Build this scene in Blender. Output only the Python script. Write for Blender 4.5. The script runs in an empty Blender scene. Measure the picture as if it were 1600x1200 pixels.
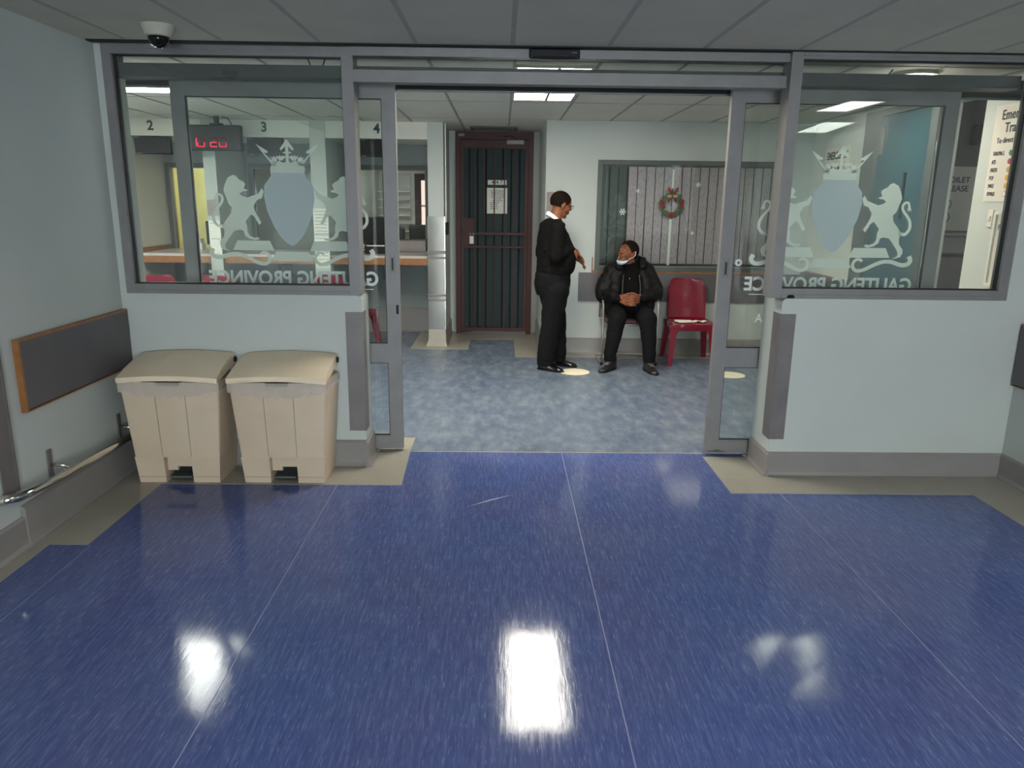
import bpy, bmesh, math, random
from mathutils import Vector, Matrix, Euler
random.seed(7)
PI = math.pi
SC = bpy.context.scene
COL = SC.collection

# ------------------------------------------------------------------ camera, world, exposure
FPX, YAW, PITCH, ROLL, CAMH = 1168.776, 0.01610528, 0.2393805, 0.01239073, 1.6
cam = bpy.data.cameras.new('camera')
cam.sensor_fit = 'HORIZONTAL'; cam.sensor_width = 36.0
cam.lens = 36.0 * FPX / 1600.0
cam.clip_start = 0.02
cam_ob = bpy.data.objects.new('camera', cam); COL.objects.link(cam_ob)
_f = Vector((math.sin(YAW)*math.cos(PITCH), math.cos(YAW)*math.cos(PITCH), -math.sin(PITCH)))
_r0 = Vector((math.cos(YAW), -math.sin(YAW), 0)); _u0 = _r0.cross(_f)
_r = _r0*math.cos(ROLL) + _u0*math.sin(ROLL); _u = -_r0*math.sin(ROLL) + _u0*math.cos(ROLL)
_m = Matrix((( _r.x, _u.x, -_f.x, 0), (_r.y, _u.y, -_f.y, 0), (_r.z, _u.z, -_f.z, CAMH), (0, 0, 0, 1)))
cam_ob.matrix_world = _m
SC.camera = cam_ob
w = bpy.data.worlds.new('world'); SC.world = w; w.use_nodes = True
w.node_tree.nodes['Background'].inputs[0].default_value = (0.60, 0.62, 0.64, 1)
w.node_tree.nodes['Background'].inputs[1].default_value = 0.15
SC.view_settings.view_transform = 'Standard'
SC.view_settings.look = 'None'
SC.view_settings.exposure = 1.2
SC.view_settings.gamma = 1.0
SC.view_settings.use_curve_mapping = False
SC.cycles.max_bounces = 10
SC.cycles.diffuse_bounces = 5
SC.cycles.glossy_bounces = 5
SC.cycles.transparent_max_bounces = 24
SC.cycles.transmission_bounces = 8
# emission strengths of the lamps (some fittings are added out of view; the last is daylight)
E_MAIN, E_LEFT, E_NEAR, E_ROUND, E_OFFICE, E_DAY = 18.0, 15.0, 6.0, 13.0, 12.0, 13.0

# ------------------------------------------------------------------ colours and materials
def s2l(c):
    c /= 255.0
    return c/12.92 if c <= 0.04045 else ((c+0.055)/1.055)**2.4
def rgb(r, g, b): return (s2l(r), s2l(g), s2l(b), 1.0)

class NT:
    def __init__(s, name):
        s.m = bpy.data.materials.new(name); s.m.use_nodes = True
        s.t = s.m.node_tree; s.n = s.t.nodes; s.l = s.t.links
        s.b = s.n['Principled BSDF']; s.o = s.n['Material Output']
    def node(s, kind, **kw):
        n = s.n.new(kind)
        for k, v in kw.items():
            if k in n.inputs.keys(): n.inputs[k].default_value = v
            else: setattr(n, k, v)
        return n
    def coord(s, scale=(1, 1, 1), rot=(0, 0, 0)):
        g = s.n.new('ShaderNodeNewGeometry'); mp = s.n.new('ShaderNodeMapping')
        mp.inputs['Scale'].default_value = scale; mp.inputs['Rotation'].default_value = rot
        s.l.new(g.outputs['Position'], mp.inputs['Vector']); return mp.outputs['Vector']
    def noise(s, vec, scale, detail=3, rough=0.55):
        n = s.n.new('ShaderNodeTexNoise'); n.inputs['Scale'].default_value = scale
        n.inputs['Detail'].default_value = detail; n.inputs['Roughness'].default_value = rough
        s.l.new(vec, n.inputs['Vector']); return n.outputs['Fac']
    def ramp(s, fac, stops):
        r = s.n.new('ShaderNodeValToRGB'); e = r.color_ramp.elements
        while len(e) < len(stops): e.new(0.5)
        for el, (p, c) in zip(e, stops): el.position = p; el.color = c
        s.l.new(fac, r.inputs['Fac']); return r.outputs['Color']
    def mix(s, fac, a, b):
        m = s.n.new('ShaderNodeMix'); m.data_type = 'RGBA'
        for v, i in ((fac, 0), (a, 6), (b, 7)):
            if hasattr(v, 'is_linked'): s.l.new(v, m.inputs[i])
            else: m.inputs[i].default_value = v
        return m.outputs[2]
    def bump(s, fac, strength=0.2, dist=0.01):
        b = s.n.new('ShaderNodeBump'); b.inputs['Strength'].default_value = strength
        b.inputs['Distance'].default_value = dist
        s.l.new(fac, b.inputs['Height']); s.l.new(b.outputs['Normal'], s.b.inputs['Normal'])

def plain(name, col, rough=0.6, metal=0.0, var=0.06, scale=14, bump=0.0, spec=0.5, coat=0.0):
    t = NT(name); v = t.coord()
    f = t.noise(v, scale)
    c1 = tuple(max(0, x*(1-var)) for x in col[:3])+(1,); c2 = tuple(min(1, x*(1+var)) for x in col[:3])+(1,)
    t.l.new(t.ramp(f, [(0.3, c1), (0.7, c2)]), t.b.inputs['Base Color'])
    t.b.inputs['Roughness'].default_value = rough; t.b.inputs['Metallic'].default_value = metal
    t.b.inputs['Specular IOR Level'].default_value = spec
    t.b.inputs['Coat Weight'].default_value = coat
    if bump: t.bump(t.noise(v, scale*6), bump, 0.002)
    return t.m
def emit(name, col, strength):
    t = NT(name); e = t.n.new('ShaderNodeEmission')
    e.inputs[0].default_value = col; e.inputs[1].default_value = strength
    t.l.new(e.outputs[0], t.o.inputs[0]); return t.m
def glass(name, tint=(0.93, 0.96, 0.95, 1), refl=1.0):
    t = NT(name); t.n.remove(t.b)
    tr = t.n.new('ShaderNodeBsdfTransparent'); tr.inputs[0].default_value = tint
    gl = t.n.new('ShaderNodeBsdfGlossy'); gl.inputs['Roughness'].default_value = 0.0
    gl.inputs[0].default_value = (refl, refl, refl, 1)
    fr = t.n.new('ShaderNodeFresnel'); fr.inputs[0].default_value = 1.5
    mx = t.n.new('ShaderNodeMixShader')
    t.l.new(fr.outputs[0], mx.inputs[0]); t.l.new(tr.outputs[0], mx.inputs[1]); t.l.new(gl.outputs[0], mx.inputs[2])
    t.l.new(mx.outputs[0], t.o.inputs[0]); return t.m
def frost(name, col, clear):
    t = NT(name); t.n.remove(t.b)
    tr = t.n.new('ShaderNodeBsdfTransparent')
    df = t.n.new('ShaderNodeBsdfDiffuse'); df.inputs[0].default_value = col
    tl = t.n.new('ShaderNodeBsdfTranslucent'); tl.inputs[0].default_value = col
    a = t.n.new('ShaderNodeMixShader'); a.inputs[0].default_value = 0.55
    b = t.n.new('ShaderNodeMixShader'); b.inputs[0].default_value = clear
    t.l.new(df.outputs[0], a.inputs[1]); t.l.new(tl.outputs[0], a.inputs[2])
    t.l.new(a.outputs[0], b.inputs[1]); t.l.new(tr.outputs[0], b.inputs[2])
    t.l.new(b.outputs[0], t.o.inputs[0]); return t.m

M = {}
# glossy blue vinyl with fine flecks running towards the doors
def blue_floor():
    t = NT('blue_vinyl')
    v1 = t.coord((85, 7, 1)); f1 = t.noise(v1, 1.0, 5, 0.65)
    v2 = t.coord((210, 20, 1)); f2 = t.noise(v2, 1.0, 2, 0.5)
    v3 = t.coord((1.1, 0.8, 1)); f3 = t.noise(v3, 1.4, 3, 0.5)
    base = t.ramp(f1, [(0.28, rgb(56, 70, 122)), (0.52, rgb(78, 93, 144)), (0.76, rgb(114, 127, 170))])
    fleck = t.ramp(f2, [(0.60, (0, 0, 0, 1)), (0.78, (1, 1, 1, 1))])
    c = t.mix(fleck, base, rgb(140, 150, 184))
    tone = t.ramp(f3, [(0.35, rgb(86, 84, 116)), (0.65, rgb(62, 84, 134))])
    c2 = t.mix(0.35, c, tone)
    t.l.new(c2, t.b.inputs['Base Color'])
    r = t.ramp(f1, [(0.3, (0.055, 0.055, 0.055, 1)), (0.75, (0.12, 0.12, 0.12, 1))])
    t.l.new(r, t.b.inputs['Roughness'])
    add = t.n.new('ShaderNodeMath'); add.operation = 'ADD'
    v4 = t.coord((26, 12, 1)); f4 = t.noise(v4, 1.0, 3, 0.5)
    t.l.new(f4, add.inputs[0]); t.l.new(f1, add.inputs[1])
    t.bump(add.outputs[0], 0.09, 0.0020)
    t.b.inputs['Specular IOR Level'].default_value = 0.24
    return t.m
M['blue'] = blue_floor()
def marble_floor():
    t = NT('pale_blue_marbled_vinyl')
    v = t.coord((1, 1, 1)); f = t.noise(t.coord((11, 4.5, 1)), 1.0, 6, 0.68); g = t.noise(v, 1.3, 3)
    a = t.ramp(f, [(0.30, rgb(78, 90, 108)), (0.5, rgb(102, 114, 130)), (0.72, rgb(134, 144, 152))])
    b = t.ramp(g, [(0.35, rgb(82, 92, 116)), (0.65, rgb(112, 120, 130))])
    t.l.new(t.mix(0.3, a, b), t.b.inputs['Base Color'])
    t.b.inputs['Roughness'].default_value = 0.26
    t.bump(t.noise(t.coord((9, 9, 1)), 1.0, 2), 0.03, 0.002)
    return t.m
M['marble'] = marble_floor()
M['strip'] = plain('grey_beige_vinyl', rgb(150, 146, 134), 0.3, var=0.06, scale=5)
M['seam'] = plain('weld_seam', rgb(120, 125, 165), 0.35)
M['wall'] = plain('pale_blue_wall_paint', rgb(178, 183, 178), 0.55, var=0.025, scale=2.5, bump=0.08)
M['wall_white'] = plain('warm_white_wall_paint', rgb(210, 210, 200), 0.55, var=0.02, scale=3)
M['ceil'] = plain('ceiling_board', rgb(176, 172, 158), 0.8, var=0.05, scale=3, bump=0.05)
M['ceil_joint'] = plain('ceiling_joint', rgb(150, 148, 140), 0.8)
M['base'] = plain('grey_cove_vinyl', rgb(130, 126, 124), 0.35, var=0.05, scale=4)
M['alu'] = plain('satin_aluminium', (0.205, 0.196, 0.194, 1), 0.5, 0.30, var=0.07, scale=9)
M['alu_dark'] = plain('dull_aluminium', (0.10, 0.10, 0.098, 1), 0.6, 0.3, var=0.08, scale=6)
M['gasket'] = plain('black_rubber_gasket', rgb(18, 19, 18), 0.5)
M['black'] = plain('black_plastic', rgb(18, 18, 21), 0.5, spec=0.25)
M['blackmatt'] = plain('matt_black', rgb(14, 14, 14), 0.75)
M['steel'] = plain('brushed_steel', (0.17, 0.155, 0.152, 1), 0.45, 0.35, var=0.10, scale=7)
M['chrome'] = plain('polished_steel', (0.62, 0.60, 0.54, 1), 0.14, 1.0, var=0.05)
M['glass'] = glass('clear_glass')
M['board'] = plain('charcoal_laminate', rgb(86, 82, 84), 0.45, var=0.05, scale=6)
M['wood'] = plain('varnished_wood_edge', rgb(140, 92, 50), 0.4, var=0.18, scale=22)
M['ctop'] = plain('grey_counter_laminate', rgb(178, 172, 168), 0.3, var=0.03)
M['bin'] = plain('beige_bin_plastic', rgb(200, 180, 156), 0.42, var=0.04, scale=6)
M['bin_lid'] = plain('beige_bin_lid_plastic', rgb(222, 204, 176), 0.34, var=0.04, scale=6)
M['liner'] = glass('thin_bin_liner')
def liner():
    t = NT('creased_bin_liner'); t.b.inputs['Base Color'].default_value = rgb(214, 202, 190)
    t.b.inputs['Roughness'].default_value = 0.18; t.b.inputs['Alpha'].default_value = 0.55
    t.bump(t.noise(t.coord((14, 14, 60)), 1.0, 4), 0.7, 0.01); return t.m
M['liner'] = liner()
M['tubegrey'] = plain('satin_grey_tube', rgb(150, 148, 142), 0.3, 0.5, var=0.04)
M['red'] = plain('dark_red_moulded_plastic', rgb(112, 16, 38), 0.22, var=0.06, scale=8)
M['gate'] = plain('oxide_red_gate_paint', rgb(62, 24, 22), 0.6, var=0.12, scale=10)
M['gate_door'] = plain('dark_teal_door_paint', rgb(32, 48, 50), 0.7, var=0.06, scale=8)
M['teal'] = plain('teal_door_laminate', rgb(50, 78, 86), 0.3, var=0.08, scale=3)
M['darkframe'] = plain('dark_grey_frame_paint', rgb(78, 82, 80), 0.5, var=0.05)
M['paper'] = plain('white_paper', rgb(226, 224, 214), 0.7, var=0.03, scale=30)
M['paper_pink'] = plain('cream_paper', rgb(240, 226, 210), 0.6, var=0.02)
M['ink'] = plain('black_ink', rgb(26, 25, 32), 0.6)
M['greyink'] = plain('grey_ink', rgb(96, 96, 100), 0.7)
M['frost'] = frost('frosted_vinyl', (0.93, 0.95, 0.88, 1), 0.08)
M['frost_blue'] = frost('pale_blue_frosted_vinyl', (0.74, 0.79, 0.82, 1), 0.15)
M['frost_letter'] = frost('white_vinyl_lettering', (0.95, 0.97, 0.95, 1), 0.05)
M['tube'] = emit('fluorescent_diffuser', (1.0, 0.95, 0.82, 1), E_MAIN)
M['tube_left'] = emit('cool_fluorescent_diffuser', (1.0, 0.97, 0.90, 1), E_LEFT)
M['tube_near'] = emit('entrance_light_diffuser', (1.0, 0.97, 0.90, 1), E_NEAR)
M['tube_dim'] = emit('dimmer_fluorescent_diffuser', (1.0, 0.95, 0.84, 1), 6.5)
M['ceil_hall'] = plain('hall_ceiling_board', rgb(206, 204, 192), 0.8, var=0.04, scale=3, bump=0.05)  # lighter copy of the ceiling board, hall brightness put into its colour
M['bulb'] = emit('round_lamp_glow', (1.0, 0.95, 0.86, 1), E_ROUND)
M['office_tube'] = emit('office_light_diffuser', (1.0, 0.97, 0.88, 1), E_OFFICE)
M['spot'] = emit('small_downlight_glow', (1, 0.97, 0.9, 1), 6.0)
M['day'] = emit('daylight_outside', (0.90, 0.94, 1.0, 1), E_DAY)
M['led'] = emit('red_led_segment', (1.0, 0.02, 0.08, 1), 0.55)
M['led_dim'] = emit('dim_red_led_segment', (0.5, 0.02, 0.05, 1), 0.06)
M['yellowwall'] = plain('yellow_office_wall', rgb(236, 218, 136), 0.6, var=0.03, scale=3)
M['skin'] = plain('brown_skin', rgb(122, 74, 50), 0.6, spec=0.25, var=0.10, scale=30)
M['hair'] = plain('short_black_hair', rgb(24, 15, 11), 0.9, var=0.3, scale=120, spec=0.1, bump=0.5)
M['cloth_black'] = plain('black_knit_cloth', rgb(12, 11, 11), 0.9, var=0.15, scale=60, spec=0.12, bump=0.25)
M['cloth_trouser'] = plain('charcoal_trouser_cloth', rgb(17, 17, 19), 0.85, var=0.12, scale=40, spec=0.12, bump=0.2)
M['cloth_jacket'] = plain('black_nylon_jacket', rgb(12, 11, 11), 0.62, var=0.15, scale=20, spec=0.22, bump=0.15)
M['shirt'] = plain('white_shirt_cotton', rgb(228, 228, 232), 0.7)
M['shoe_gloss'] = plain('polished_black_leather', rgb(12, 12, 13), 0.12)
M['shoe'] = plain('black_leather', rgb(28, 27, 26), 0.35)
M['eyewhite'] = plain('eye_white', rgb(176, 160, 150), 0.4)
M['mask'] = plain('pale_blue_face_mask', rgb(178, 200, 214), 0.7)
M['cream'] = plain('cream_floor_sticker', rgb(232, 220, 190), 0.5, var=0.02)
M['maroon'] = plain('maroon_upholstery', rgb(88, 44, 40), 0.5, var=0.1, scale=20)
M['greyplate'] = plain('grey_plate', rgb(142, 132, 130), 0.5)

# ------------------------------------------------------------------ mesh building
class MB:
    def __init__(s): s.b = bmesh.new()
    def add(s, verts, faces):
        vs = [s.b.verts.new(v) for v in verts]
        for f in faces:
            try: s.b.faces.new([vs[i] for i in f])
            except ValueError: pass
        return vs
    def box(s, x0, x1, y0, y1, z0, z1, rx=None):
        v = [(x, y, z) for z in (z0, z1) for y in (y0, y1) for x in (x0, x1)]
        if rx: v = [tuple(rx @ Vector(p)) for p in v]
        s.add(v, [(0, 2, 3, 1), (4, 5, 7, 6), (0, 1, 5, 4), (2, 6, 7, 3), (0, 4, 6, 2), (1, 3, 7, 5)]); return s
    def rbox(s, x0, x1, y0, y1, z0, z1, r=0.01, seg=3, rx=None):
        t = bmesh.new(); bmesh.ops.create_cube(t, size=1)
        for v in t.verts: v.co = Vector(((x0+x1)/2+v.co.x*(x1-x0), (y0+y1)/2+v.co.y*(y1-y0), (z0+z1)/2+v.co.z*(z1-z0)))
        bmesh.ops.bevel(t, geom=t.edges[:], offset=r, segments=seg, affect='EDGES', profile=0.5)
        s.merge(t, rx); return s
    def merge(s, t, mat=None):
        vm = {}
        for v in t.verts: vm[v] = s.b.verts.new(mat @ v.co if mat else v.co)
        for f in t.faces:
            try: s.b.faces.new([vm[v] for v in f.verts])
            except ValueError: pass
        t.free()
    def loft(s, rings, close=True, cap=True):
        vr = [[s.b.verts.new(p) for p in r] for r in rings]; n = len(rings[0])
        for a, b in zip(vr, vr[1:]):
            for i in range(n if close else n-1):
                j = (i+1) % n
                try: s.b.faces.new((a[i], a[j], b[j], b[i]))
                except ValueError: pass
        if cap and close:
            s.b.faces.new(list(reversed(vr[0]))); s.b.faces.new(vr[-1])
        return s
    def tube(s, pts, r, n=10, cap=True):
        pts = [Vector(p) for p in pts]; rs = r if isinstance(r, (list, tuple)) else [r]*len(pts)
        rings = []; up = None
        for i, p in enumerate(pts):
            d = (pts[min(i+1, len(pts)-1)] - pts[max(i-1, 0)]).normalized()
            if up is None: up = Vector((0, 0, 1)) if abs(d.z) < 0.9 else Vector((1, 0, 0))
            a = d.cross(up).normalized(); b = a.cross(d).normalized(); up = b
            rings.append([p + (a*math.cos(2*PI*k/n) + b*math.sin(2*PI*k/n))*rs[i] for k in range(n)])
        return s.loft(rings, True, cap)
    def prism(s, poly, axis, a, b):
        # poly of 2-D points; axis = extrusion axis
        def P(u, v, t): return {'x': (t, u, v), 'y': (u, t, v), 'z': (u, v, t)}[axis]
        n = len(poly)
        v = [P(u, w_, a) for u, w_ in poly] + [P(u, w_, b) for u, w_ in poly]
        s.add(v, [tuple(range(n)), tuple(range(2*n-1, n-1, -1))] + [(i, (i+1) % n, n+(i+1) % n, n+i) for i in range(n)])
        return s
    def lathe(s, prof, c=(0, 0, 0), n=24, axis='z'):
        rings = []
        for r, h in prof:
            ring = []
            for k in range(n):
                a = 2*PI*k/n; x, y = max(r, 1e-4)*math.cos(a), max(r, 1e-4)*math.sin(a)
                p = {'z': (x, y, h), 'y': (x, h, y), 'x': (h, x, y)}[axis]
                ring.append((p[0]+c[0], p[1]+c[1], p[2]+c[2]))
            rings.append(ring)
        return s.loft(rings)
    def ell(s, c, r, rot=(0, 0, 0), u=20, v=12):
        t = bmesh.new(); bmesh.ops.create_uvsphere(t, u_segments=u, v_segments=v, radius=1)
        mt = Matrix.Translation(c) @ Euler(rot).to_matrix().to_4x4() @ Matrix.Diagonal((r[0], r[1], r[2], 1))
        s.merge(t, mt); return s
    def cone(s, p0, r0, p1, r1, flat=1.0, n=14):
        # tapered limb with rounded ends
        p0, p1 = Vector(p0), Vector(p1); d = p1-p0; L = d.length; d.normalize()
        up = Vector((0, 0, 1)) if abs(d.z) < 0.9 else Vector((0, 1, 0))
        a = d.cross(up).normalized(); b = a.cross(d).normalized(); rings = []
        st = [(-math.sin(t)*r0, math.cos(t)*r0) for t in (1.35, 1.0, 0.6, 0.3)] + [(0, r0), (L*0.5, (r0+r1)/2), (L, r1)] + \
             [(L+math.sin(t)*r1, math.cos(t)*r1) for t in (0.3, 0.6, 1.0, 1.35)]
        for h, r in st:
            rings.append([p0 + d*h + (a*math.cos(2*PI*k/n) + b*math.sin(2*PI*k/n)*flat)*r for k in range(n)])
        return s.loft(rings)

def fin(o, m, smooth):
    if m: o.data.materials.append(m)
    if smooth:
        for p in o.data.polygons: p.use_smooth = True
        if smooth == 'auto':
            try: o.data.set_sharp_from_angle(angle=0.7)
            except Exception: pass
def root_of(p):
    while p and p.parent: p = p.parent
    return p
def obj(name, mb, mat, parent=None, world=True, smooth=False, label=None):
    bmesh.ops.remove_doubles(mb.b, verts=mb.b.verts[:], dist=1e-6)
    bmesh.ops.recalc_face_normals(mb.b, faces=mb.b.faces[:])
    if parent is not None and world:
        off = Vector((0, 0, 0)); q = parent
        while q: off += q.location; q = q.parent
        bmesh.ops.translate(mb.b, verts=mb.b.verts[:], vec=-off)
    me = bpy.data.meshes.new(name); mb.b.to_mesh(me); mb.b.free()
    o = bpy.data.objects.new(name, me); COL.objects.link(o)
    fin(o, mat, smooth)
    if parent is not None: o.parent = parent
    if label: o['label'] = label
    return o
def pieces(name, mb, mat, parent=None, **kw):
    # one object per separate island of the mesh
    bm = mb.b; bm.verts.ensure_lookup_table(); seen = set(); out = []
    for v in bm.verts:
        if v in seen: continue
        st = [v]; seen.add(v); isl = []
        while st:
            q = st.pop(); isl.append(q)
            for e in q.link_edges:
                o_ = e.other_vert(q)
                if o_ not in seen: seen.add(o_); st.append(o_)
        fs = set(f for q in isl for f in q.link_faces); n = MB(); m_ = {q: n.b.verts.new(q.co) for q in isl}
        for f in fs: n.b.faces.new([m_[q] for q in f.verts])
        out.append(obj(name, n, mat, parent, **kw))
    bm.free(); return out
def tag(o, label, cat, group=None, kind=None):
    o['label'] = label; o['category'] = cat
    if group: o['group'] = group
    if kind: o['kind'] = kind
    return o
def thing(name, label, cat, loc=(0, 0, 0), rz=0, group=None):
    o = bpy.data.objects.new(name, None); COL.objects.link(o)
    o.location = loc; o.rotation_euler = (0, 0, rz); o.empty_display_size = 0.1
    return tag(o, label, cat, group)
def srt(name, label=None):
    o = bpy.data.objects.new(name, None); COL.objects.link(o); o['kind'] = 'structure'
    if label: o['label'] = label
    return o
def struct(name, mb, mat, smooth=False, label=None):
    o = obj(name, mb, mat, None, smooth=smooth); o['kind'] = 'structure'
    if label: o['label'] = label
    return o
def dup(root, loc, rz, label, group=None):
    r = root.copy(); COL.objects.link(r); r.location = loc; r.rotation_euler = (0, 0, rz)
    r['label'] = label
    if group: r['group'] = group
    for ch in list(root.children):
        c = ch.copy(); COL.objects.link(c); c.parent = r
        for g in list(ch.children):
            d = g.copy(); COL.objects.link(d); d.parent = c
    return r
def text(name, body, size, mat, parent, loc, facing='front', mirror=False, bold=0.0, ext=0.0006, align='CENTER', sx=1.0):
    """real lettering as a mesh, standing in the XZ plane (front) or on a wall facing -X (side)"""
    cu = bpy.data.curves.new(name, 'FONT'); cu.body = body; cu.size = size; cu.extrude = ext
    cu.offset = bold; cu.align_x = align; cu.align_y = 'CENTER'; cu.space_line = 1.15
    t = bpy.data.objects.new('tmp', cu); COL.objects.link(t)
    bpy.context.view_layer.update()
    me = bpy.data.meshes.new_from_object(t.evaluated_get(bpy.context.evaluated_depsgraph_get()))
    bpy.data.objects.remove(t); bpy.data.curves.remove(cu)
    R = Euler((PI/2, 0, 0)).to_matrix().to_4x4()
    if facing == 'side': R = Euler((0, 0, -PI/2)).to_matrix().to_4x4() @ R
    S = Matrix.Diagonal((-sx if mirror else sx, 1, 1, 1))
    me.transform(R @ S)
    me.materials.clear(); me.materials.append(mat); me.name = name
    o = bpy.data.objects.new(name, me); COL.objects.link(o); o.location = loc
    if parent is not None:
        off = Vector((0, 0, 0)); q = parent
        while q: off += q.location; q = q.parent
        o.parent = parent; o.location = Vector(loc) - off
    return o

# ================================================================== SETTING
CZ = 2.405
struct('floor', MB().box(-2.22, 3.06, -3.6, 4.665, -0.10, 0), M['blue'])
struct('floor.001', MB().box(-4.7, 5.0, 4.665, 12.2, -0.10, 0), M['marble'])
# grey-beige inlay along the walls
b = MB()
b.prism([(-2.22, 3.28), (-1.94, 3.28), (-1.94, 4.065), (-0.565, 4.065), (-0.585, 4.665), (-0.585, 4.96), (-0.90, 4.96), (-0.90, 4.43), (-2.22, 4.43)], 'z', 0, 0.0015)
struct('floor.002', b, M['strip'])
b = MB().prism([(1.32, 4.60), (1.32, 3.97), (2.71, 3.97), (2.71, -3.5), (3.06, -3.5), (3.06, 4.33), (1.75, 4.33), (1.75, 4.60)], 'z', 0, 0.0015)
struct('floor.003', b, M['strip'])
b = MB().prism([(-1.0, 8.15), (-0.36, 8.15), (-0.36, 8.78), (0.155, 8.78), (0.155, 7.76), (3.2, 7.76), (3.2, 8.0), (0.5, 8.0), (0.5, 9.3), (-0.66, 9.3), (-1.0, 9.3)], 'z', 0, 0.0015)
struct('floor.004', b, M['strip'])
b = MB().box(-2.22, -2.12, -3.5, 3.28, 0, 0.0015)
struct('floor.005', b, M['strip'])
struct('trim_1', MB().box(-0.585, 1.33, 4.66, 4.672, 0, 0.002), M['strip'], label='pale threshold line between the two floors')
for i, x in enumerate((-0.935, 0.405, 1.60)):
    y1 = 4.66 if i == 1 else (4.065 if i == 0 else 3.97)
    struct('trim_%d' % (2+i), MB().box(x-0.002, x+0.002, -3.5, y1, 0, 0.0008), M['seam'], label='welded seam line in the blue floor')
struct('trim_5', MB().box(-1.925, -1.922, -3.5, 3.27, 0, 0.0008), M['seam'], label='welded seam line in the blue floor')

# ceilings with board joints
struct('ceiling', MB().box(-2.22, 3.06, -3.6, 4.45, CZ, CZ+0.1), M['ceil'])
struct('ceiling.001', MB().box(-4.7, 5.0, 4.45, 12.2, CZ, CZ+0.1), M['ceil_hall'])
b = MB()
for k in range(-4, 6):
    x = 0.05+0.51*k
    if -2.2 < x < 3.0: b.box(x-0.012, x+0.012, -3.5, 4.33, CZ-0.001, CZ)
for y in (-0.9, 1.3): b.box(-2.2, 3.05, y-0.005, y+0.005, CZ-0.0025, CZ)
struct('trim_6', b, M['ceil_joint'], label='joint strips of the entrance ceiling boards')
b = MB()
for k in range(-9, 7):
    x = 0.07+0.51*k
    b.box(x-0.010, x+0.010, 4.7, 8.3 if x < -0.65 else (9.28 if x < 0.46 else 7.97), CZ-0.004, CZ)
for y in (4.72, 6.6, 7.95): b.box(-4.5, 3.15, y-0.005, y+0.005, CZ-0.003, CZ)
struct('trim_7', b, M['ceil_joint'], label='joint strips of the hall ceiling boards')

struct('trim_8', MB().box(-2.2, 3.05, 4.285, 4.345, CZ-0.007, CZ), M['blackmatt'], label='black strip painting the dark gap between the ceiling and the screen')  # solid black strip paints the shade of the gap
# entrance room walls
struct('wall_left', MB().box(-2.34, -2.22, -3.6, 4.40, 0, CZ), M['wall'])
struct('wall_right', MB().box(3.06, 3.18, -3.6, 4.29, 0, CZ), M['wall'])
b = MB().box(-2.34, -0.6, -3.72, -3.6, 0, CZ).box(1.4, 3.18, -3.72, -3.6, 0, CZ).box(-0.6, 1.4, -3.72, -3.6, 2.2, CZ)
struct('wall_back', b, M['wall'])
# half walls with rounded top corners
def halfwall(name, x0, x1, y0, y1, z1, r=0.03, side=1):
    b = MB(); xs = (x0, x1)
    poly = [(x0, 0)]
    if side > 0:
        poly = [(x0, 0), (x1, 0)] + [(x1-r+r*math.cos(t), z1-r+r*math.sin(t)) for t in (0, .4, .8, 1.2, PI/2)] + [(x0, z1)]
    else:
        poly = [(x1, z1)] + [(x0+r-r*math.sin(t), z1-r+r*math.cos(t)) for t in (0, .4, .8, 1.2, PI/2)] + [(x0, 0), (x1, 0)]
    b.prism(poly, 'y', y0, y1)
    bm = b.b
    bmesh.ops.recalc_face_normals(bm, faces=bm.faces[:])
    return struct(name, b, M['wall'])
halfwall('wall_partition_left', -2.34, -0.82, 4.40, 4.62, 1.055)
halfwall('wall_partition_right', 1.625, 3.20, 4.29, 4.59, 1.075, side=-1)
struct('wall_front_left', MB().box(-4.7, -2.22, 4.46, 4.60, 0, CZ), M['wall'])
struct('wall_upper_front_left', MB().box(-2.34, -2.17, 4.40, 4.62, 1.055, CZ), M['wall'])
struct('wall_upper_front_right', MB().box(2.93, 3.32, 4.29, 4.34, 1.075, CZ), M['wall'])

# cove skirting
def cove(x0, x1, y, h=0.145, d=0.016, back=0.0):
    prof = [(y+back, 0), (y-0.045, 0), (y-0.030, 0.004), (y-d-0.002, 0.022), (y-d, 0.05), (y-d, h-0.012), (y-0.006, h), (y+back, h)]
    b = MB(); n = len(prof)
    b.add([(x0, p, z) for p, z in prof]+[(x1, p, z) for p, z in prof],
          [tuple(range(n)), tuple(range(2*n-1, n-1, -1))]+[(i, (i+1) % n, n+(i+1) % n, n+i) for i in range(n)])
    return b
def coveX(y0, y1, x, sgn, h=0.145, d=0.016):
    prof = [(x, 0), (x+sgn*0.045, 0), (x+sgn*0.030, 0.004), (x+sgn*(d+0.002), 0.022), (x+sgn*d, 0.05), (x+sgn*d, h-0.012), (x+sgn*0.006, h), (x, h)]
    b = MB(); n = len(prof)
    b.add([(p, y0, z) for p, z in prof]+[(p, y1, z) for p, z in prof],
          [tuple(range(n)), tuple(range(2*n-1, n-1, -1))]+[(i, (i+1) % n, n+(i+1) % n, n+i) for i in range(n)])
    return b
struct('baseboard_front_left', cove(-2.22, -0.81, 4.40, 0.165), M['base'], label='grey cove skirting behind the bins')
struct('baseboard_left_side', coveX(4.36, 4.62, -0.82, 1, 0.165), M['base'])
struct('baseboard_front_right', cove(1.61, 3.06, 4.29), M['base'])
struct('baseboard_right_side', coveX(4.25, 4.59, 1.625, -1), M['base'])
struct('baseboard_left', coveX(3.26, 4.40, -2.22, 1, 0.20, 0.024), M['base'])
struct('baseboard_left_front', coveX(-3.6, 3.26, -2.22, 1, 0.15), M['base'])
struct('baseboard_right', coveX(-3.6, 4.29, 3.06, -1), M['base'])

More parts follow.
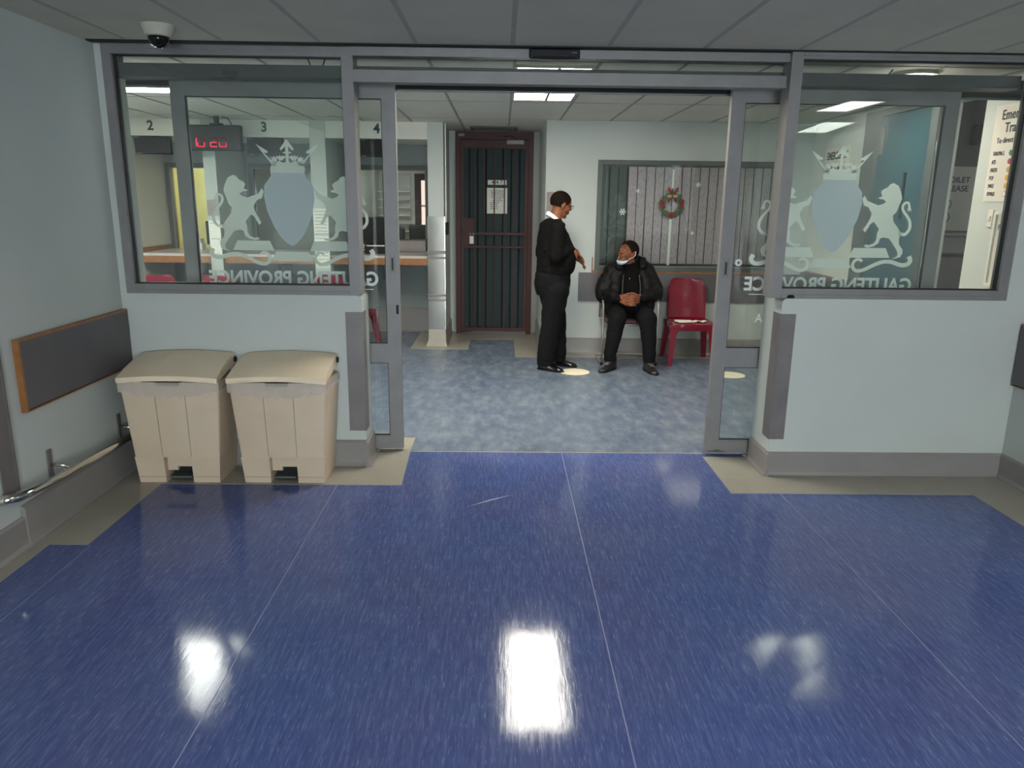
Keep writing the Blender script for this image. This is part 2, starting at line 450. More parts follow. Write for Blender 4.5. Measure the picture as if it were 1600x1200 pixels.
# aluminium screen either side of the doors
def fixed_bay(name, x0, x1, y, zb, post_x, lbl, zt=2.352):
    """frame with its own glass; post_x = (x0,x1) of the post next to the door opening"""
    root = srt(name, lbl)
    fr = MB()
    px0, px1 = post_x
    fr.box(px0, px1, y-0.02, y+0.11, zb, CZ)                            # post
    ox0, ox1 = (x0, x0+0.05) if px0 > x0+0.3 else (x1-0.06, x1)
    fr.box(ox0, ox1, y-0.02, y+0.06, zb, CZ)                            # outer stile
    ix0, ix1 = (ox1, px0) if px0 > x0+0.3 else (px1, ox0)
    fr.box(ix0, ix1, y-0.02, y+0.06, zb, zb+0.055)                      # bottom rail
    fr.box(ix0, ix1, y-0.028, y-0.02, zb+0.004, zb+0.022)
    fr.box(ix0, ix1, y-0.02, y+0.06, zt, CZ)                         # top rail
    fr.box(ix0, ix1, y-0.026, y-0.02, 2.378, 2.394)
    obj('frame', fr, M['alu'], root)
    g = MB(); t = 0.007
    for (a, b_, c, d) in ((ix0, ix1, zb+0.055, zb+0.055+t), (ix0, ix1, zt-t, zt), (ix0, ix0+t, zb+0.055, zt), (ix1-t, ix1, zb+0.055, zt)):
        g.box(a, b_, y+0.004, y+0.03, c, d)
    obj('gasket', g, M['gasket'], root)
    obj('glass_pane', MB().box(ix0+t, ix1-t, y+0.015, y+0.021, zb+0.055+t, zt-t), M['glass'], root)
    return root
fixed_bay('window_1', -2.175, -0.82, 4.40, 1.055, (-0.882, -0.818), 'fixed aluminium framed glazing left of the doors')
fixed_bay('window_2', 1.555, 2.94, 4.32, 1.075, (1.555, 1.618), 'fixed aluminium framed glazing right of the doors', 2.364)
# centre transom
root = srt('window_3', 'narrow glass strip above the door opening')
fr = MB().box(-0.818, 1.555, 4.34, 4.42, 2.356, CZ).box(-0.818, 1.555, 4.33, 4.34, 2.352, 2.388)
obj('frame', fr, M['alu'], root)
obj('glass_pane', MB().box(-0.818, 1.555, 4.39, 4.396, 2.286, 2.356), M['glass'], root)
# sliding gear housing
b = MB().box(-2.17, 2.93, 4.475, 4.615, 2.254, 2.322).box(-2.17, 2.93, 4.468, 4.475, 2.260, 2.272)
obj_h = tag(obj('door_operator_housing', b, M['alu_dark'], smooth=False), 'long grey aluminium beam behind the posts that carries the sliding doors', 'door track')
b = MB().box(-0.818, 1.555, 4.36, 4.474, 2.226, 2.286).box(-0.818, 1.555, 4.352, 4.36, 2.222, 2.238)
b2 = obj('cover_plate', b, M['alu'], obj_h)
b = MB().box(-2.6, 3.19, 4.615, 4.80, 2.268, 2.32).box(-2.6, 3.19, 4.755, 4.80, 2.246, 2.268)
obj('track', b, M['blackmatt'], obj_h)  # matt black paints the shadow under the track
obj('track_lip', MB().box(-2.6, 3.19, 4.80, 4.815, 2.236, 2.268), M['alu'], obj_h)

# frosted arms on the sliding leaves -------------------------------------------------
LION = [(0.332, 0.135), (0.364, 0.118), (0.384, 0.079), (0.394, 0.044), (0.38, 0.001), (0.37, -0.035), (0.35, -0.056), (0.359, -0.092), (0.39, -0.128), (0.417, -0.164), (0.406, -0.193), (0.411, -0.229), (0.437, -0.258), (0.44, -0.28), (0.429, -0.306), (0.378, -0.319), (0.409, -0.299), (0.41, -0.28), (0.398, -0.259), (0.364, -0.215), (0.346, -0.194), (0.308, -0.187), (0.29, -0.194), (0.283, -0.223), (0.255, -0.242), (0.219, -0.25), (0.194, -0.243), (0.205, -0.23), (0.226, -0.235), (0.253, -0.224), (0.267, -0.202), (0.267, -0.165), (0.275, -0.136), (0.238, -0.094), (0.218, -0.11), (0.211, -0.126), (0.193, -0.158), (0.178, -0.143), (0.198, -0.108), (0.215, -0.072), (0.219, -0.044), (0.195, -0.008), (0.166, 0.002), (0.152, 0.041), (0.164, 0.059), (0.184, 0.029), (0.254, 0.003), (0.284, 0.013), (0.3, 0.025), (0.28, 0.039), (0.256, 0.041), (0.248, 0.048), (0.271, 0.057), (0.26, 0.083), (0.273, 0.097), (0.299, 0.11), (0.311, 0.128)]
TAIL = [(0.40, -0.163), (0.425, -0.168), (0.443, -0.165), (0.463, -0.134), (0.459, -0.091), (0.435, -0.055), (0.411, -0.027), (0.404, -0.002), (0.414, 0.017), (0.435, 0.02), (0.446, -0.006)]
RIB = [(0.196, -0.334), (0.178, -0.322), (0.155, -0.326), (0.140, -0.350), (0.146, -0.376), (0.17, -0.392), (0.214, -0.384), (0.27, -0.356), (0.327, -0.335), (0.38, -0.336), (0.435, -0.353), (0.476, -0.350), (0.494, -0.327), (0.482, -0.300)]
SPEAR = [(-0.185, 0.316), (-0.113, 0.273), (-0.119, 0.262), (-0.140, 0.266), (-0.098, 0.225), (-0.082, 0.222), (-0.088, 0.214), (-0.066, 0.205), (-0.07, 0.190), (-0.09, 0.190), (-0.105, 0.213)]
def band(pts, w0, w1):
    # outline of a stroke through pts, width easing from w0 to w1
    P = [Vector(p) for p in pts]; sm = []
    for i in range(len(P)-1):
        a = P[max(i-1, 0)]; b_, c = P[i], P[i+1]; d = P[min(i+2, len(P)-1)]
        for k in range(4):
            t = k/4
            sm.append(0.5*((2*b_)+(-a+c)*t+(2*a-5*b_+4*c-d)*t*t+(-a+3*b_-3*c+d)*t**3))
    sm.append(P[-1]); n = len(sm); q = []
    for i, p in enumerate(sm):
        d = (sm[min(i+1, n-1)]-sm[max(i-1, 0)]).normalized(); w = w0+(w1-w0)*i/(n-1)
        q.append((p+Vector((-d.y, d.x))*w/2, p-Vector((-d.y, d.x))*w/2))
    return q
def emblem_mesh(cx, y, cz):
    """mesh pieces at depth y, thickness 1.2 mm; returns (light pieces, shield piece)"""
    A = MB(); Bm = MB(); y2 = y-0.0012
    def poly(mb, pts, mir):
        pts = [((-u if mir else u)+cx, v+cz) for u, v in pts]
        mb.prism(pts, 'y', y, y2)
    def stroke(pts, w0, w1, mir):
        q = band(pts, w0, w1)
        for (a, b_), (c, d) in zip(q, q[1:]):
            quad = [a, c, d, b_]
            quad = [((-p.x if mir else p.x)+cx, p.y+cz) for p in quad]
            A.prism(quad, 'y', y, y2)
    for mir in (False, True):
        poly(A, LION, mir); stroke(TAIL, 0.020, 0.013, mir); stroke(RIB, 0.016, 0.028, mir)
        poly(A, [(0.438, -0.004), (0.452, -0.003), (0.462, -0.030), (0.452, -0.022), (0.446, -0.036), (0.442, -0.020), (0.434, -0.03)], mir)
        poly(A, [(0.135, -0.252), (0.332, -0.251), (0.362, -0.310), (0.108, -0.312)], mir)
        poly(A, SPEAR, not mir)
        # crown leaves and bells
        poly(A, [(0.004, 0.243), (0.02, 0.232), (0.03, 0.222), (0.047, 0.222), (0.06, 0.234), (0.066, 0.25), (0.052, 0.244), (0.045, 0.254), (0.038, 0.244), (0.026, 0.252), (0.02, 0.245)], mir)
        poly(A, [(0.06, 0.215), (0.075, 0.21), (0.09, 0.222), (0.098, 0.24), (0.086, 0.236), (0.08, 0.247), (0.073, 0.236), (0.064, 0.24)], mir)
    poly(A, [(-0.100, -0.317), (0.100, -0.317), (0.130, -0.374), (-0.130, -0.374)], False)
    # crown body
    crown = [(0.098, 0.150), (0.104, 0.178), (0.094, 0.204), (0.084, 0.208), (0.073, 0.205), (0.060, 0.212), (0.048, 0.222), (0.036, 0.212), (0.02, 0.208), (0.009, 0.214), (0.009, 0.262), (0.024, 0.262), (0.024, 0.271), (0.009, 0.271), (0.009, 0.303), (0.034, 0.278), (0.042, 0.288), (0.0, 0.345)]
    crown = crown + [(-u, v) for u, v in reversed(crown[:-1])]
    poly(A, crown, False)
    sh = [(0.098, 0.150), (0.104, 0.128), (0.146, 0.078), (0.152, 0.011), (0.138, -0.075), (0.105, -0.16), (0.07, -0.222), (0.033, -0.264), (0.0, -0.284)]
    sh = sh + [(-u, v) for u, v in reversed(sh[:-1])]
    poly(Bm, sh, False)
    return A, Bm

def leaf(name, x0, x1, y, handle_x, lbl, tilt=0.0):
    root = srt(name, lbl)
    inner = handle_x
    fr = MB(); zt = 2.262; w_ = 0.082
    y1 = y+0.045
    fr.box(x0, x0+w_, y, y1, 0.018, zt).box(x1-w_, x1, y, y1, 0.018, zt)
    fr.box(x0+w_, x1-w_, y, y1, 2.178, zt).box(x0+w_, x1-w_, y, y1, 0.592, 0.716).box(x0+w_, x1-w_, y, y1, 0.018, 0.098)
    fr.box(x0+w_, x1-w_, y+0.004, y+0.012, 0.098, 0.108)
    obj('frame', fr, M['alu'], root)
    g = MB(); t = 0.005
    for z0, z1 in ((0.108, 0.592), (0.716, 2.178)):
        for (a, b_, c, d) in ((x0+w_, x1-w_, z0, z0+t), (x0+w_, x1-w_, z1-t, z1), (x0+w_, x0+w_+t, z0, z1), (x1-w_-t, x1-w_, z0, z1)):
            g.box(a, b_, y+0.006, y+0.02, c, d)
    obj('gasket', g, M['gasket'], root)
    gx0, gx1 = x0+w_+t, x1-w_-t
    zc = 1.45
    def pane(z0, z1, tl):
        xm = (gx0+gx1)/2; off = 0.036 if tl else 0.018
        p = MB().box(gx0-xm, gx1-xm, -0.0025, 0.0025, z0-zc, z1-zc, Matrix.Translation((xm, y+off, zc)) @ Matrix.Rotation(tl*0.9, 4, 'Z') @ Matrix.Rotation(tl, 4, 'X'))
        return obj('glass_pane', p, M['glass'], root)
    up = pane(0.721, 2.173, tilt); pane(0.113, 0.587, 0)
    cx = (x0+x1)/2+0.0
    cx = -1.285 if x0 < 0 else 2.03
    yy = y+0.0085
    A, Bm = emblem_mesh(cx, yy, 1.6)
    em = obj('frosted_emblem', A, M['frost'], up, label='frosted lions, crown, spears and scroll of the emblem')
    obj('frosted_shield', Bm, M['frost_blue'], up, label='pale blue frosted shield')
    text('lettering', 'GAUTENG PROVINCE', 0.118, M['frost_letter'], up, (cx, yy, 1.118), mirror=True, bold=0.0035, ext=0.0005, sx=0.905)
    obj('underline', MB().box(cx-0.49, cx+0.49, yy-0.001, yy, 1.054, 1.059), M['frost_letter'], up)
    text('lettering', 'REPUBLIC OF SOUTH AFRICA', 0.077, M['frost_letter'], up, (cx, yy, 0.905), mirror=True, bold=0.001, ext=0.0005, sx=0.86)
    # recessed pull with screws
    hx = inner
    h = MB(); h.rbox(hx-0.017, hx+0.017, y-0.002, y+0.001, 1.165, 1.265, 0.0008, 1)
    p = obj('flush_pull', h, M['steel'], root)
    s = MB().rbox(hx-0.006, hx+0.006, y-0.0035, y-0.001, 1.178, 1.252, 0.0008, 1)
    obj('pull_recess', s, M['gasket'], p)
    sc = MB()
    for dx in (-0.013, 0.013):
        for z in (1.158, 1.272): sc.lathe([(0.003, y-0.003), (0.003, y+0.001)], (hx+dx, 0, z), 8, 'y')
    pieces('screw', sc, M['darkframe'], p)
    return root, up
d1, _ = leaf('door_1', -1.945, -0.632, 4.672, -0.672, 'left sliding glass door leaf, slid open behind the fixed glazing')
d2, _ = leaf('door_2', 1.342, 2.69, 4.628, 1.383, 'right sliding glass door leaf, slid open behind the fixed glazing', tilt=math.radians(-1.2))
# flush black lock and rollers, glass dot
obj('lock', MB().rbox(-0.656, -0.640, 4.668, 4.674, 0.905, 0.962, 0.002, 2), M['black'], d1)
obj('floor_guide', MB().lathe([(0.016, 0.001), (0.018, 0.006), (0.012, 0.02)], (-0.80, 4.655, 0), 14), M['steel'], d1)
obj('floor_guide', MB().lathe([(0.016, 0.001), (0.018, 0.006), (0.012, 0.02)], (1.595, 4.612, 0), 14), M['steel'], d2)
o = MB(); n = 20
ring = lambda r, y: [(1.462+r*math.cos(2*PI*k/n), y, 1.25+r*math.sin(2*PI*k/n)) for k in range(n)]
o.loft([ring(0.022, 4.638), ring(0.022, 4.636), ring(0.008, 4.636), ring(0.008, 4.638)], True, False)
obj('white_ring_sticker', o, M['frost_letter'], d2)
o = MB()
for i in range(14):
    a = random.uniform(1.36, 1.56)
obj('scuff_marks', MB().box(1.36, 1.47, 4.6268, 4.6278, 0.024, 0.034).box(1.40, 1.44, 4.6268, 4.6278, 0.034, 0.042), M['darkframe'], d2)

# ------------------------------------------------------------------ inner hall shell
W = M['wall']
struct('wall_far', MB().box(0.45, 3.3, 7.98, 9.6, 0, CZ), M['wall'])
struct('wall_far_middle', MB().box(-0.66, -0.55, 9.30, 9.42, 0, CZ).box(0.37, 0.45, 9.30, 9.42, 0, CZ), M['wall'])
struct('pillar_right', MB().box(-0.80, -0.63, 8.36, 9.42, 0, CZ), M['wall'], label='pier between the counters and the door alcove')
struct('pillar_middle', MB().box(-2.05, -1.885, 8.36, 9.30, 1.0, CZ).box(-2.05, -1.885, 8.36, 8.52, 0, 1.0), M['wall'])
struct('pillar_left', MB().box(-3.19, -3.06, 8.36, 9.30, 1.0, CZ).box(-3.19, -3.06, 8.36, 8.52, 0, 1.0), M['wall'])
struct('wall_far_left', MB().box(-4.7, -4.58, 4.6, 12.2, 0, CZ), M['wall'])
struct('wall_inner_left', MB().box(-4.58, -4.0, 8.36, 9.30, 0, CZ), M['wall_white'])
b = MB().box(-4.0, -3.19, 8.37, 8.44, 2.232, CZ).box(-3.06, -2.05, 8.37, 8.44, 2.232, CZ).box(-1.885, -0.80, 8.37, 8.44, 2.232, CZ)
b.box(-4.0, -0.80, 8.44, 9.3, 2.232, 2.25)
struct('wall_upper_left', b, M['wall_white'], label='white bulkhead above the counters carrying the numbers')
# counter back wall with three window openings (x0,x1)
OPEN = [(-4.13+0.13, -3.22), (-3.02, -2.09), (-1.80, -0.86)]
b = MB().box(-4.7, -0.80, 9.30, 9.40, 0, 0.90).box(-4.7, -0.80, 9.30, 9.40, 2.0, CZ)
xs = [-4.7] + [v for o_ in OPEN for v in o_] + [-0.80]
for k in range(0, len(xs), 2): b.box(xs[k], xs[k+1], 9.30, 9.40, 0.90, 2.0)
M['booth'] = plain('grey_counter_wall_paint', rgb(128, 136, 136), 0.6, var=0.03, scale=3)
struct('wall_inner_back', b, M['booth'])
for i, (x0, x1) in enumerate(OPEN):
    root = srt('window_%d' % (5+i), 'service window %d counted from the left, behind the counter' % (i+1))
    f = 0.05
    fb = MB().box(x0, x1, 9.27, 9.38, 2.0-f, 2.0).box(x0, x1, 9.27, 9.38, 0.90, 0.94).box(x0, x0+f, 9.27, 9.38, 0.94, 2.0-f).box(x1-f, x1, 9.27, 9.38, 0.94, 2.0-f)
    obj('frame', fb, M['darkframe'], root)
    ib = MB(); g = 0.012
    ib.box(x0+f, x1-f, 9.262, 9.285, 2.0-f-g, 2.0-f).box(x0+f, x0+f+g, 9.262, 9.285, 0.94, 2.0-f-g).box(x1-f-g, x1-f, 9.262, 9.285, 0.94, 2.0-f-g)
    obj('bead', ib, M['alu'], root)
    obj('glass_pane', MB().box(x0+f+g, x1-f-g, 9.32, 9.326, 0.94, 2.0-f-g), M['glass'], root)
struct('baseboard_back_left', cove(-4.58, -0.80, 9.30, 0.30), M['base'])
struct('baseboard_far', cove(0.45, 3.2, 7.98, 0.175), M['base'])
struct('baseboard_far_right', coveX(7.98, 9.30, 0.45, -1, 0.175), M['base'])
struct('baseboard_far_left', coveX(8.36, 9.30, -0.63, 1, 0.175), M['base'])
# rooms behind the counter
b = MB().box(-4.7, -0.5, 12.1, 12.2, 0, CZ)
struct('wall_outer_back', b, M['wall_white'])
struct('wall_outer_right', MB().box(-0.80, -0.68, 9.42, 12.1, 0, CZ), M['wall_white'])
struct('wall_outer_left', MB().box(-3.16, -3.08, 9.42, 12.1, 0, CZ), M['yellowwall'])
struct('wall_outer_middle', MB().box(-1.98, -1.90, 9.42, 12.1, 0, CZ), M['booth'])
struct('wall_back_left', MB().box(-4.58, -3.52, 10.6, 10.68, 0, CZ), M['yellowwall'], label='yellow wall seen through the first service window')
# hall right side: flank wall with openings
b = MB().box(3.2, 3.32, 6.84, 7.98, 0, CZ).box(3.2, 3.32, 5.80, 6.84, 2.33, CZ).box(3.2, 3.30, 5.64, 5.80, 0, CZ).box(3.2, 3.32, 5.2, 5.64, 2.33, CZ)
struct('wall_far_right', b, M['wall_white'])
struct('wall_near_right', MB().box(3.2, 3.32, 4.34, 5.2, 0, CZ), M['wall_white'])
struct('wall_inner_right', MB().box(3.32, 5.0, 5.92, 6.02, 0, CZ).box(4.3, 4.4, 4.6, 5.92, 0, CZ), M['greyplate'])
struct('wall_outer_east', MB().box(4.9, 5.0, 4.6, 9.5, 0, CZ).box(3.3, 5.0, 9.5, 9.6, 0, CZ), M['wall'])
# teal swing door in the flank wall
root = srt('door_4', 'teal laminated swing door in the right flank wall')
obj('frame', MB().box(3.17, 3.2, 6.62, 6.84, 0, 2.38).box(3.17, 3.2, 5.70, 5.80, 0, 2.38).box(3.17, 3.2, 5.80, 6.62, 2.33, 2.38), M['darkframe'], root)
lf = obj('door_leaf', MB().box(3.20, 3.245, 5.82, 6.62, 0.02, 2.33), M['teal'], root)
obj('pull_plate', MB().rbox(3.18, 3.2, 6.53, 6.58, 2.02-0.0, 2.24, 0.004, 2), M['steel'], lf)
obj('vision_slit', MB().box(3.192, 3.2, 6.10, 6.13, 1.50, 1.86), M['black'], lf)
obj('hinge_edge', MB().box(3.185, 3.2, 5.795, 5.82, 0.02, 2.33), M['wood'], lf)

# ------------------------------------------------------------------ far security door
root = srt('door_3', 'dark teal door behind an oxide red steel gate, with a notice')
fr = MB().box(-0.55, -0.49, 9.16, 9.30, 0, 2.385).box(0.31, 0.37, 9.16, 9.30, 0, 2.385).box(-0.49, 0.31, 9.16, 9.30, 2.30, 2.385)
obj('frame', fr, M['gate'], root)
dl = MB(); x = -0.49
while x < 0.305:
    x2 = min(x+0.098, 0.31); dl.prism([(x, 9.285), (x+0.008, 9.262), (x2-0.008, 9.262), (x2, 9.285)], 'z', 0.02, 2.30); x += 0.1
dl.box(-0.49, 0.31, 9.285, 9.30, 0.02, 2.30)
obj('door_leaf', dl, M['gate_door'], root)
g = MB()
g.box(-0.487, -0.45, 9.17, 9.205, 0.04, 2.295).box(0.27, 0.307, 9.17, 9.205, 0.04, 2.295)
for z0, z1 in ((0.04, 0.08), (2.20, 2.295), (1.05, 1.075), (1.205, 1.235)): g.box(-0.45, 0.27, 9.17, 9.205, z0, z1)
k = 0
for i in range(1, 6):
    xx = -0.45+0.72*i/6+0.0
    g.box(xx-0.007, xx+0.007, 9.18, 9.195, 0.08, 1.05); g.box(xx-0.007, xx+0.007, 9.18, 9.195, 1.235, 2.20)
g.box(-0.45, -0.33, 9.175, 9.2, 1.08, 1.40)
gt = obj('security_gate', g, M['gate'], root)
obj('lock_plate', MB().rbox(-0.385, -0.335, 9.16, 9.175, 1.10, 1.19, 0.004, 2), M['paper'], gt)
pieces('knob', MB().lathe([(0.011, 9.15), (0.013, 9.175)], (-0.378, 0, 1.215), 10, 'y').lathe([(0.011, 9.15), (0.013, 9.175)], (-0.338, 0, 1.215), 10, 'y'), M['steel'], gt)
obj('pull_handle', MB().tube([(-0.468, 9.165, 1.42), (-0.468, 9.13, 1.40), (-0.468, 9.13, 1.28), (-0.468, 9.165, 1.26)], 0.006, 8), M['steel'], gt, smooth=True)
cl = obj('door_closer', MB().rbox(0.05, 0.255, 9.12, 9.168, 2.245, 2.295, 0.005, 2), M['steel'], root)
obj('closer_arm', MB().tube([(0.17, 9.14, 2.295), (0.12, 9.10, 2.335), (0.02, 9.15, 2.33)], 0.006, 6), M['gate'], cl)
obj('switch_box', MB().rbox(-0.51, -0.44, 9.13, 9.16, 2.33, 2.36, 0.003, 1), M['greyplate'], root)
# notice on the door, behind the bars
nt = obj('notice', MB().box(-0.18, 0.065, 9.252, 9.256, 1.455, 1.755), M['paper'], root)
n2 = obj('number_plate', MB().box(-0.17, 0.055, 9.252, 9.256, 1.79, 1.845), M['paper'], root)
text('digits', '424 7', 0.055, M['ink'], n2, (-0.06, 9.2505, 1.818), bold=0.001)
ln = MB()
for i, (a, b_) in enumerate([(-.13, .03), (-.13, .03), (-.13, .03), (-.13, .03), (-.10, .0), (-.11, .01), (-.14, -.03), (-.14, -.05), (-.14, -.04), (-.14, -.05)]):
    z = 1.72-i*0.023
    x = a
    while x < b_:
        wd = random.uniform(0.015, 0.035); ln.box(x, min(x+wd, b_), 9.2495, 9.2505, z-0.004, z+0.004); x += wd+0.006
obj('printed_lines', ln, M['greyink'], nt)

# ------------------------------------------------------------------ blind window in the far wall
root = srt('window_4', 'wide interior window with dark frame in the far wall')
WX0, WX1, WZ0, WZ1 = 0.985, 2.97, 0.90, 2.025
f = 0.045
fb = MB().box(WX0, WX1, 7.945, 7.98, WZ1-f, WZ1).box(WX0, WX1, 7.945, 7.98, WZ0, WZ0+f).box(WX0, WX0+f, 7.945, 7.98, WZ0+f, WZ1-f).box(WX1-f, WX1, 7.945, 7.98, WZ0+f, WZ1-f)
obj('frame', fb, M['darkframe'], root)
obj('sill_bead', MB().box(WX0+f, WX1-f, 7.935, 7.95, WZ0+f, WZ0+f+0.01), M['alu'], root)
obj('wood_sill_edge', MB().box(WX0-0.03, WX1+0.03, 7.955, 7.98, WZ0-0.02, WZ0).box(WX0-0.03, WX0-0.02, 7.955, 7.98, WZ0, WZ0+0.14), M['wood'], root)
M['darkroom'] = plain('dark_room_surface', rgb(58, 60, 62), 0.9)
obj('dark_backing', MB().box(WX0+f, WX1-f, 7.976, 7.9795, WZ0+f, WZ1-f), M['darkroom'], root)  # flat dark sheet paints the unlit room behind the glass
obj('glass_pane', MB().box(WX0+f, WX1-f, 7.9445, 7.9475, WZ0+f, WZ1-f), M['glass'], root)
M['slat'] = None
t = NT('patterned_blind_fabric'); v = t.coord((14, 1, 14), (0, 0.6, 0))
fz = t.noise(t.coord((60, 1, 24), (0, 0.5, 0)), 1.0, 2, 0.4)
t.l.new(t.ramp(fz, [(0.36, rgb(160, 146, 152)), (0.5, rgb(180, 165, 168))]), t.b.inputs['Base Color']); t.b.inputs['Roughness'].default_value = 0.8
M['slat'] = t.m
bl = thing('vertical_blind', 'mauve patterned vertical blind of hanging fabric strips behind the far window', 'blind', (1.9, 7.97, 1.0))
obj('head_rail', MB().box(WX0+f, WX1-f, 7.965, 7.972, WZ1-f-0.02, WZ1-f), M['darkframe'], bl)
x = 1.305; i = 0
while x < WX1-f-0.05:
    a = random.uniform(-0.004, 0.004)
    s_ = MB(); y = 7.968
    s_.add([(x, y-0.004, WZ1-f-0.02), (x+0.085, y+0.004, WZ1-f-0.02), (x+0.085+a, y+0.004, WZ0+f+0.035), (x+a, y-0.004, WZ0+f+0.035),
            (x, y-0.003, WZ1-f-0.02), (x+0.085, y+0.005, WZ1-f-0.02), (x+0.085+a, y+0.005, WZ0+f+0.035), (x+a, y-0.003, WZ0+f+0.035)],
           [(0, 1, 2, 3), (7, 6, 5, 4), (0, 4, 5, 1), (1, 5, 6, 2), (2, 6, 7, 3), (3, 7, 4, 0)])
    obj('slat', s_, M['slat'], bl)
    x += 0.0925; i += 1
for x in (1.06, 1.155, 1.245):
    obj('slat', MB().box(x-0.04, x+0.04, 7.9705, 7.9725, WZ0+f+0.035, WZ1-f-0.02), M['darkframe'], bl, label='slat turned into shade, the shade painted as dark grey')  # shade on these slats is put in as dark paint
pieces('white_strip', MB().box(1.745, 1.772, 7.955, 7.9565, WZ0+f+0.02, 1.44).box(1.752, 1.770, 7.955, 7.9565, 1.75, 1.94), M['paper'], bl)

# snowflake stickers and wreath on the glass
def snowflake(x, z, r, label):
    s_ = MB(); y = 7.941
    for k in range(3):
        a = k*PI/3
        R_ = Matrix.Translation((x, y, z)) @ Matrix.Rotation(a, 4, 'Y')
        s_.box(-r, r, -0.0005, 0.0005, -r*0.09, r*0.09, R_)
    for k in range(6):
        a = k*PI/3
        for sg in (-1, 1):
            R_ = Matrix.Translation((x, y, z)) @ Matrix.Rotation(a, 4, 'Y') @ Matrix.Translation((r*0.55, 0, 0)) @ Matrix.Rotation(sg*PI/3.4, 4, 'Y')
            s_.box(0, r*0.38, -0.0005, 0.0005, -r*0.07, r*0.07, R_)
    return tag(obj('snowflake_sticker', s_, M['frost_letter']), label, 'sticker', 'snowflake stickers on the far window')
snowflake(1.252, 1.51, 0.036, 'white snowflake sticker on the dark left end of the far window')
snowflake(1.40, 1.72, 0.018, 'small faint snowflake sticker left of and above the wreath')
snowflake(2.02, 1.79, 0.026, 'pale snowflake sticker right of and above the wreath, near the window top')
snowflake(1.99, 1.30, 0.020, 'pale snowflake sticker right of and well below the wreath')
wr = thing('christmas_wreath', 'christmas wreath of green leaves and red berries with a red bow on the far window', 'wreath', (1.757, 7.93, 1.585))
M['leafg'] = plain('dark_green_leaf', rgb(74, 92, 66), 0.6, var=0.3, scale=60)
M['berry'] = plain('red_berry', rgb(150, 40, 48), 0.35)
M['bow'] = plain('red_ribbon', rgb(128, 40, 36), 0.5)
M['gold'] = plain('gold_ribbon', rgb(150, 140, 90), 0.4)
lm = MB()
for k in range(150):
    a = random.uniform(0, 2*PI); rr = random.uniform(0.078, 0.128); th = a+random.uniform(-0.9, 0.9)+PI/2
    c = Vector((rr*math.cos(a), random.uniform(-0.012, 0.004), rr*math.sin(a)))
    d = Vector((math.cos(th), 0, math.sin(th)))*0.028; n_ = Vector((-d.z, 0, d.x))*0.28
    lm.add([c-d, c+n_+Vector((0, -0.003, 0)), c+d, c-n_], [(0, 1, 2, 3)])
ta = MB(); ta.loft([[(0.103*math.cos(t_)+0.012*math.cos(p)*math.cos(t_), 0.008*math.sin(p), 0.103*math.sin(t_)+0.012*math.cos(p)*math.sin(t_)) for p in [2*PI*q/6 for q in range(6)]] for t_ in [2*PI*j/32 for j in range(33)]], True, False)
lm.merge(ta.b)
obj('leaves', lm, M['leafg'], wr, world=False)
bm_ = MB()
for ca in (PI*0.98, -PI/2, 0.05):
    for k in range(20):
        a = ca+random.uniform(-0.36, 0.36); rr = random.uniform(0.082, 0.13)
        bm_.ell((rr*math.cos(a), -0.016+random.uniform(-.004, .004), rr*math.sin(a)), (0.0075,)*3, u=8, v=6)
pieces('berry', bm_, M['berry'], wr, world=False, smooth=True)
bw = MB()
for sg in (-1, 1):
    bw.loft([[(sg*(0.008+0.0*q), -0.02+0.005*math.cos(q), 0.118+0.006*math.sin(q)) for q in [2*PI*j/10 for j in range(10)]],
             [(sg*0.035, -0.022+0.010*math.cos(q), 0.148+0.020*math.sin(q)) for q in [2*PI*j/10 for j in range(10)]],
             [(sg*0.052, -0.022+0.005*math.cos(q), 0.158+0.022*math.sin(q)) for q in [2*PI*j/10 for j in range(10)]]])
    bw.prism([(sg*0.005, 0.115), (sg*0.02, 0.115), (sg*0.045, 0.02), (sg*0.028, 0.028)], 'y', -0.018, -0.016)
obj('bow', bw, M['bow'], wr, world=False, smooth=True)
pieces('gold_loop', MB().ell((-0.03, -0.018, 0.088), (0.026, 0.008, 0.018)).ell((0.03, -0.018, 0.088), (0.026, 0.008, 0.018)), M['gold'], wr, world=False, smooth=True)

# ------------------------------------------------------------------ crash boards
def board(x0, x1, y0, y1, z0, z1, label, axis, edge):
    root = thing('wall_protection_board', label, 'wall board', ((x0+x1)/2, (y0+y1)/2, z0))
    e = 0.012
    if axis == 'x':   # board along X on a wall at y1
        obj('panel', MB().box(x0, x1, y0, y1, z0+e, z1-e), M['board'], root)
        obj('wood_edge', MB().box(x0, x1, y0, y1, z1-e, z1).box(x0, x1, y0, y1, z0, z0+e), M['wood'] if edge else M['board'], root)
    else:
        obj('panel', MB().box(x0, x1, y0+e, y1-e*0, z0+e, z1-e), M['board'], root)
        obj('wood_edge', MB().box(x0, x1, y0, y1, z1-e, z1).box(x0, x1, y0, y1, z0, z0+e*0.5).box(x0, x1, y0, y0+e, z0+e*.5, z1-e), M['wood'], root)
    return root
board(-2.22, -2.19, 3.37, 4.39, 0.62, 0.962, 'dark grey bump board with wooden edge on the left entrance wall', 'y', 1)
board(3.03, 3.06, 2.6, 4.27, 0.575, 0.945, 'dark grey bump board at the right edge of the entrance wall', 'y', 1)
board(0.82, 3.19, 7.955, 7.98, 0.575, 0.878, 'grey bump board under the far window behind the seated person', 'x', 0)
board(3.175, 3.2, 6.86, 7.95, 0.60, 0.93, 'grey bump board on the right flank wall below the emergency sign', 'y', 1)

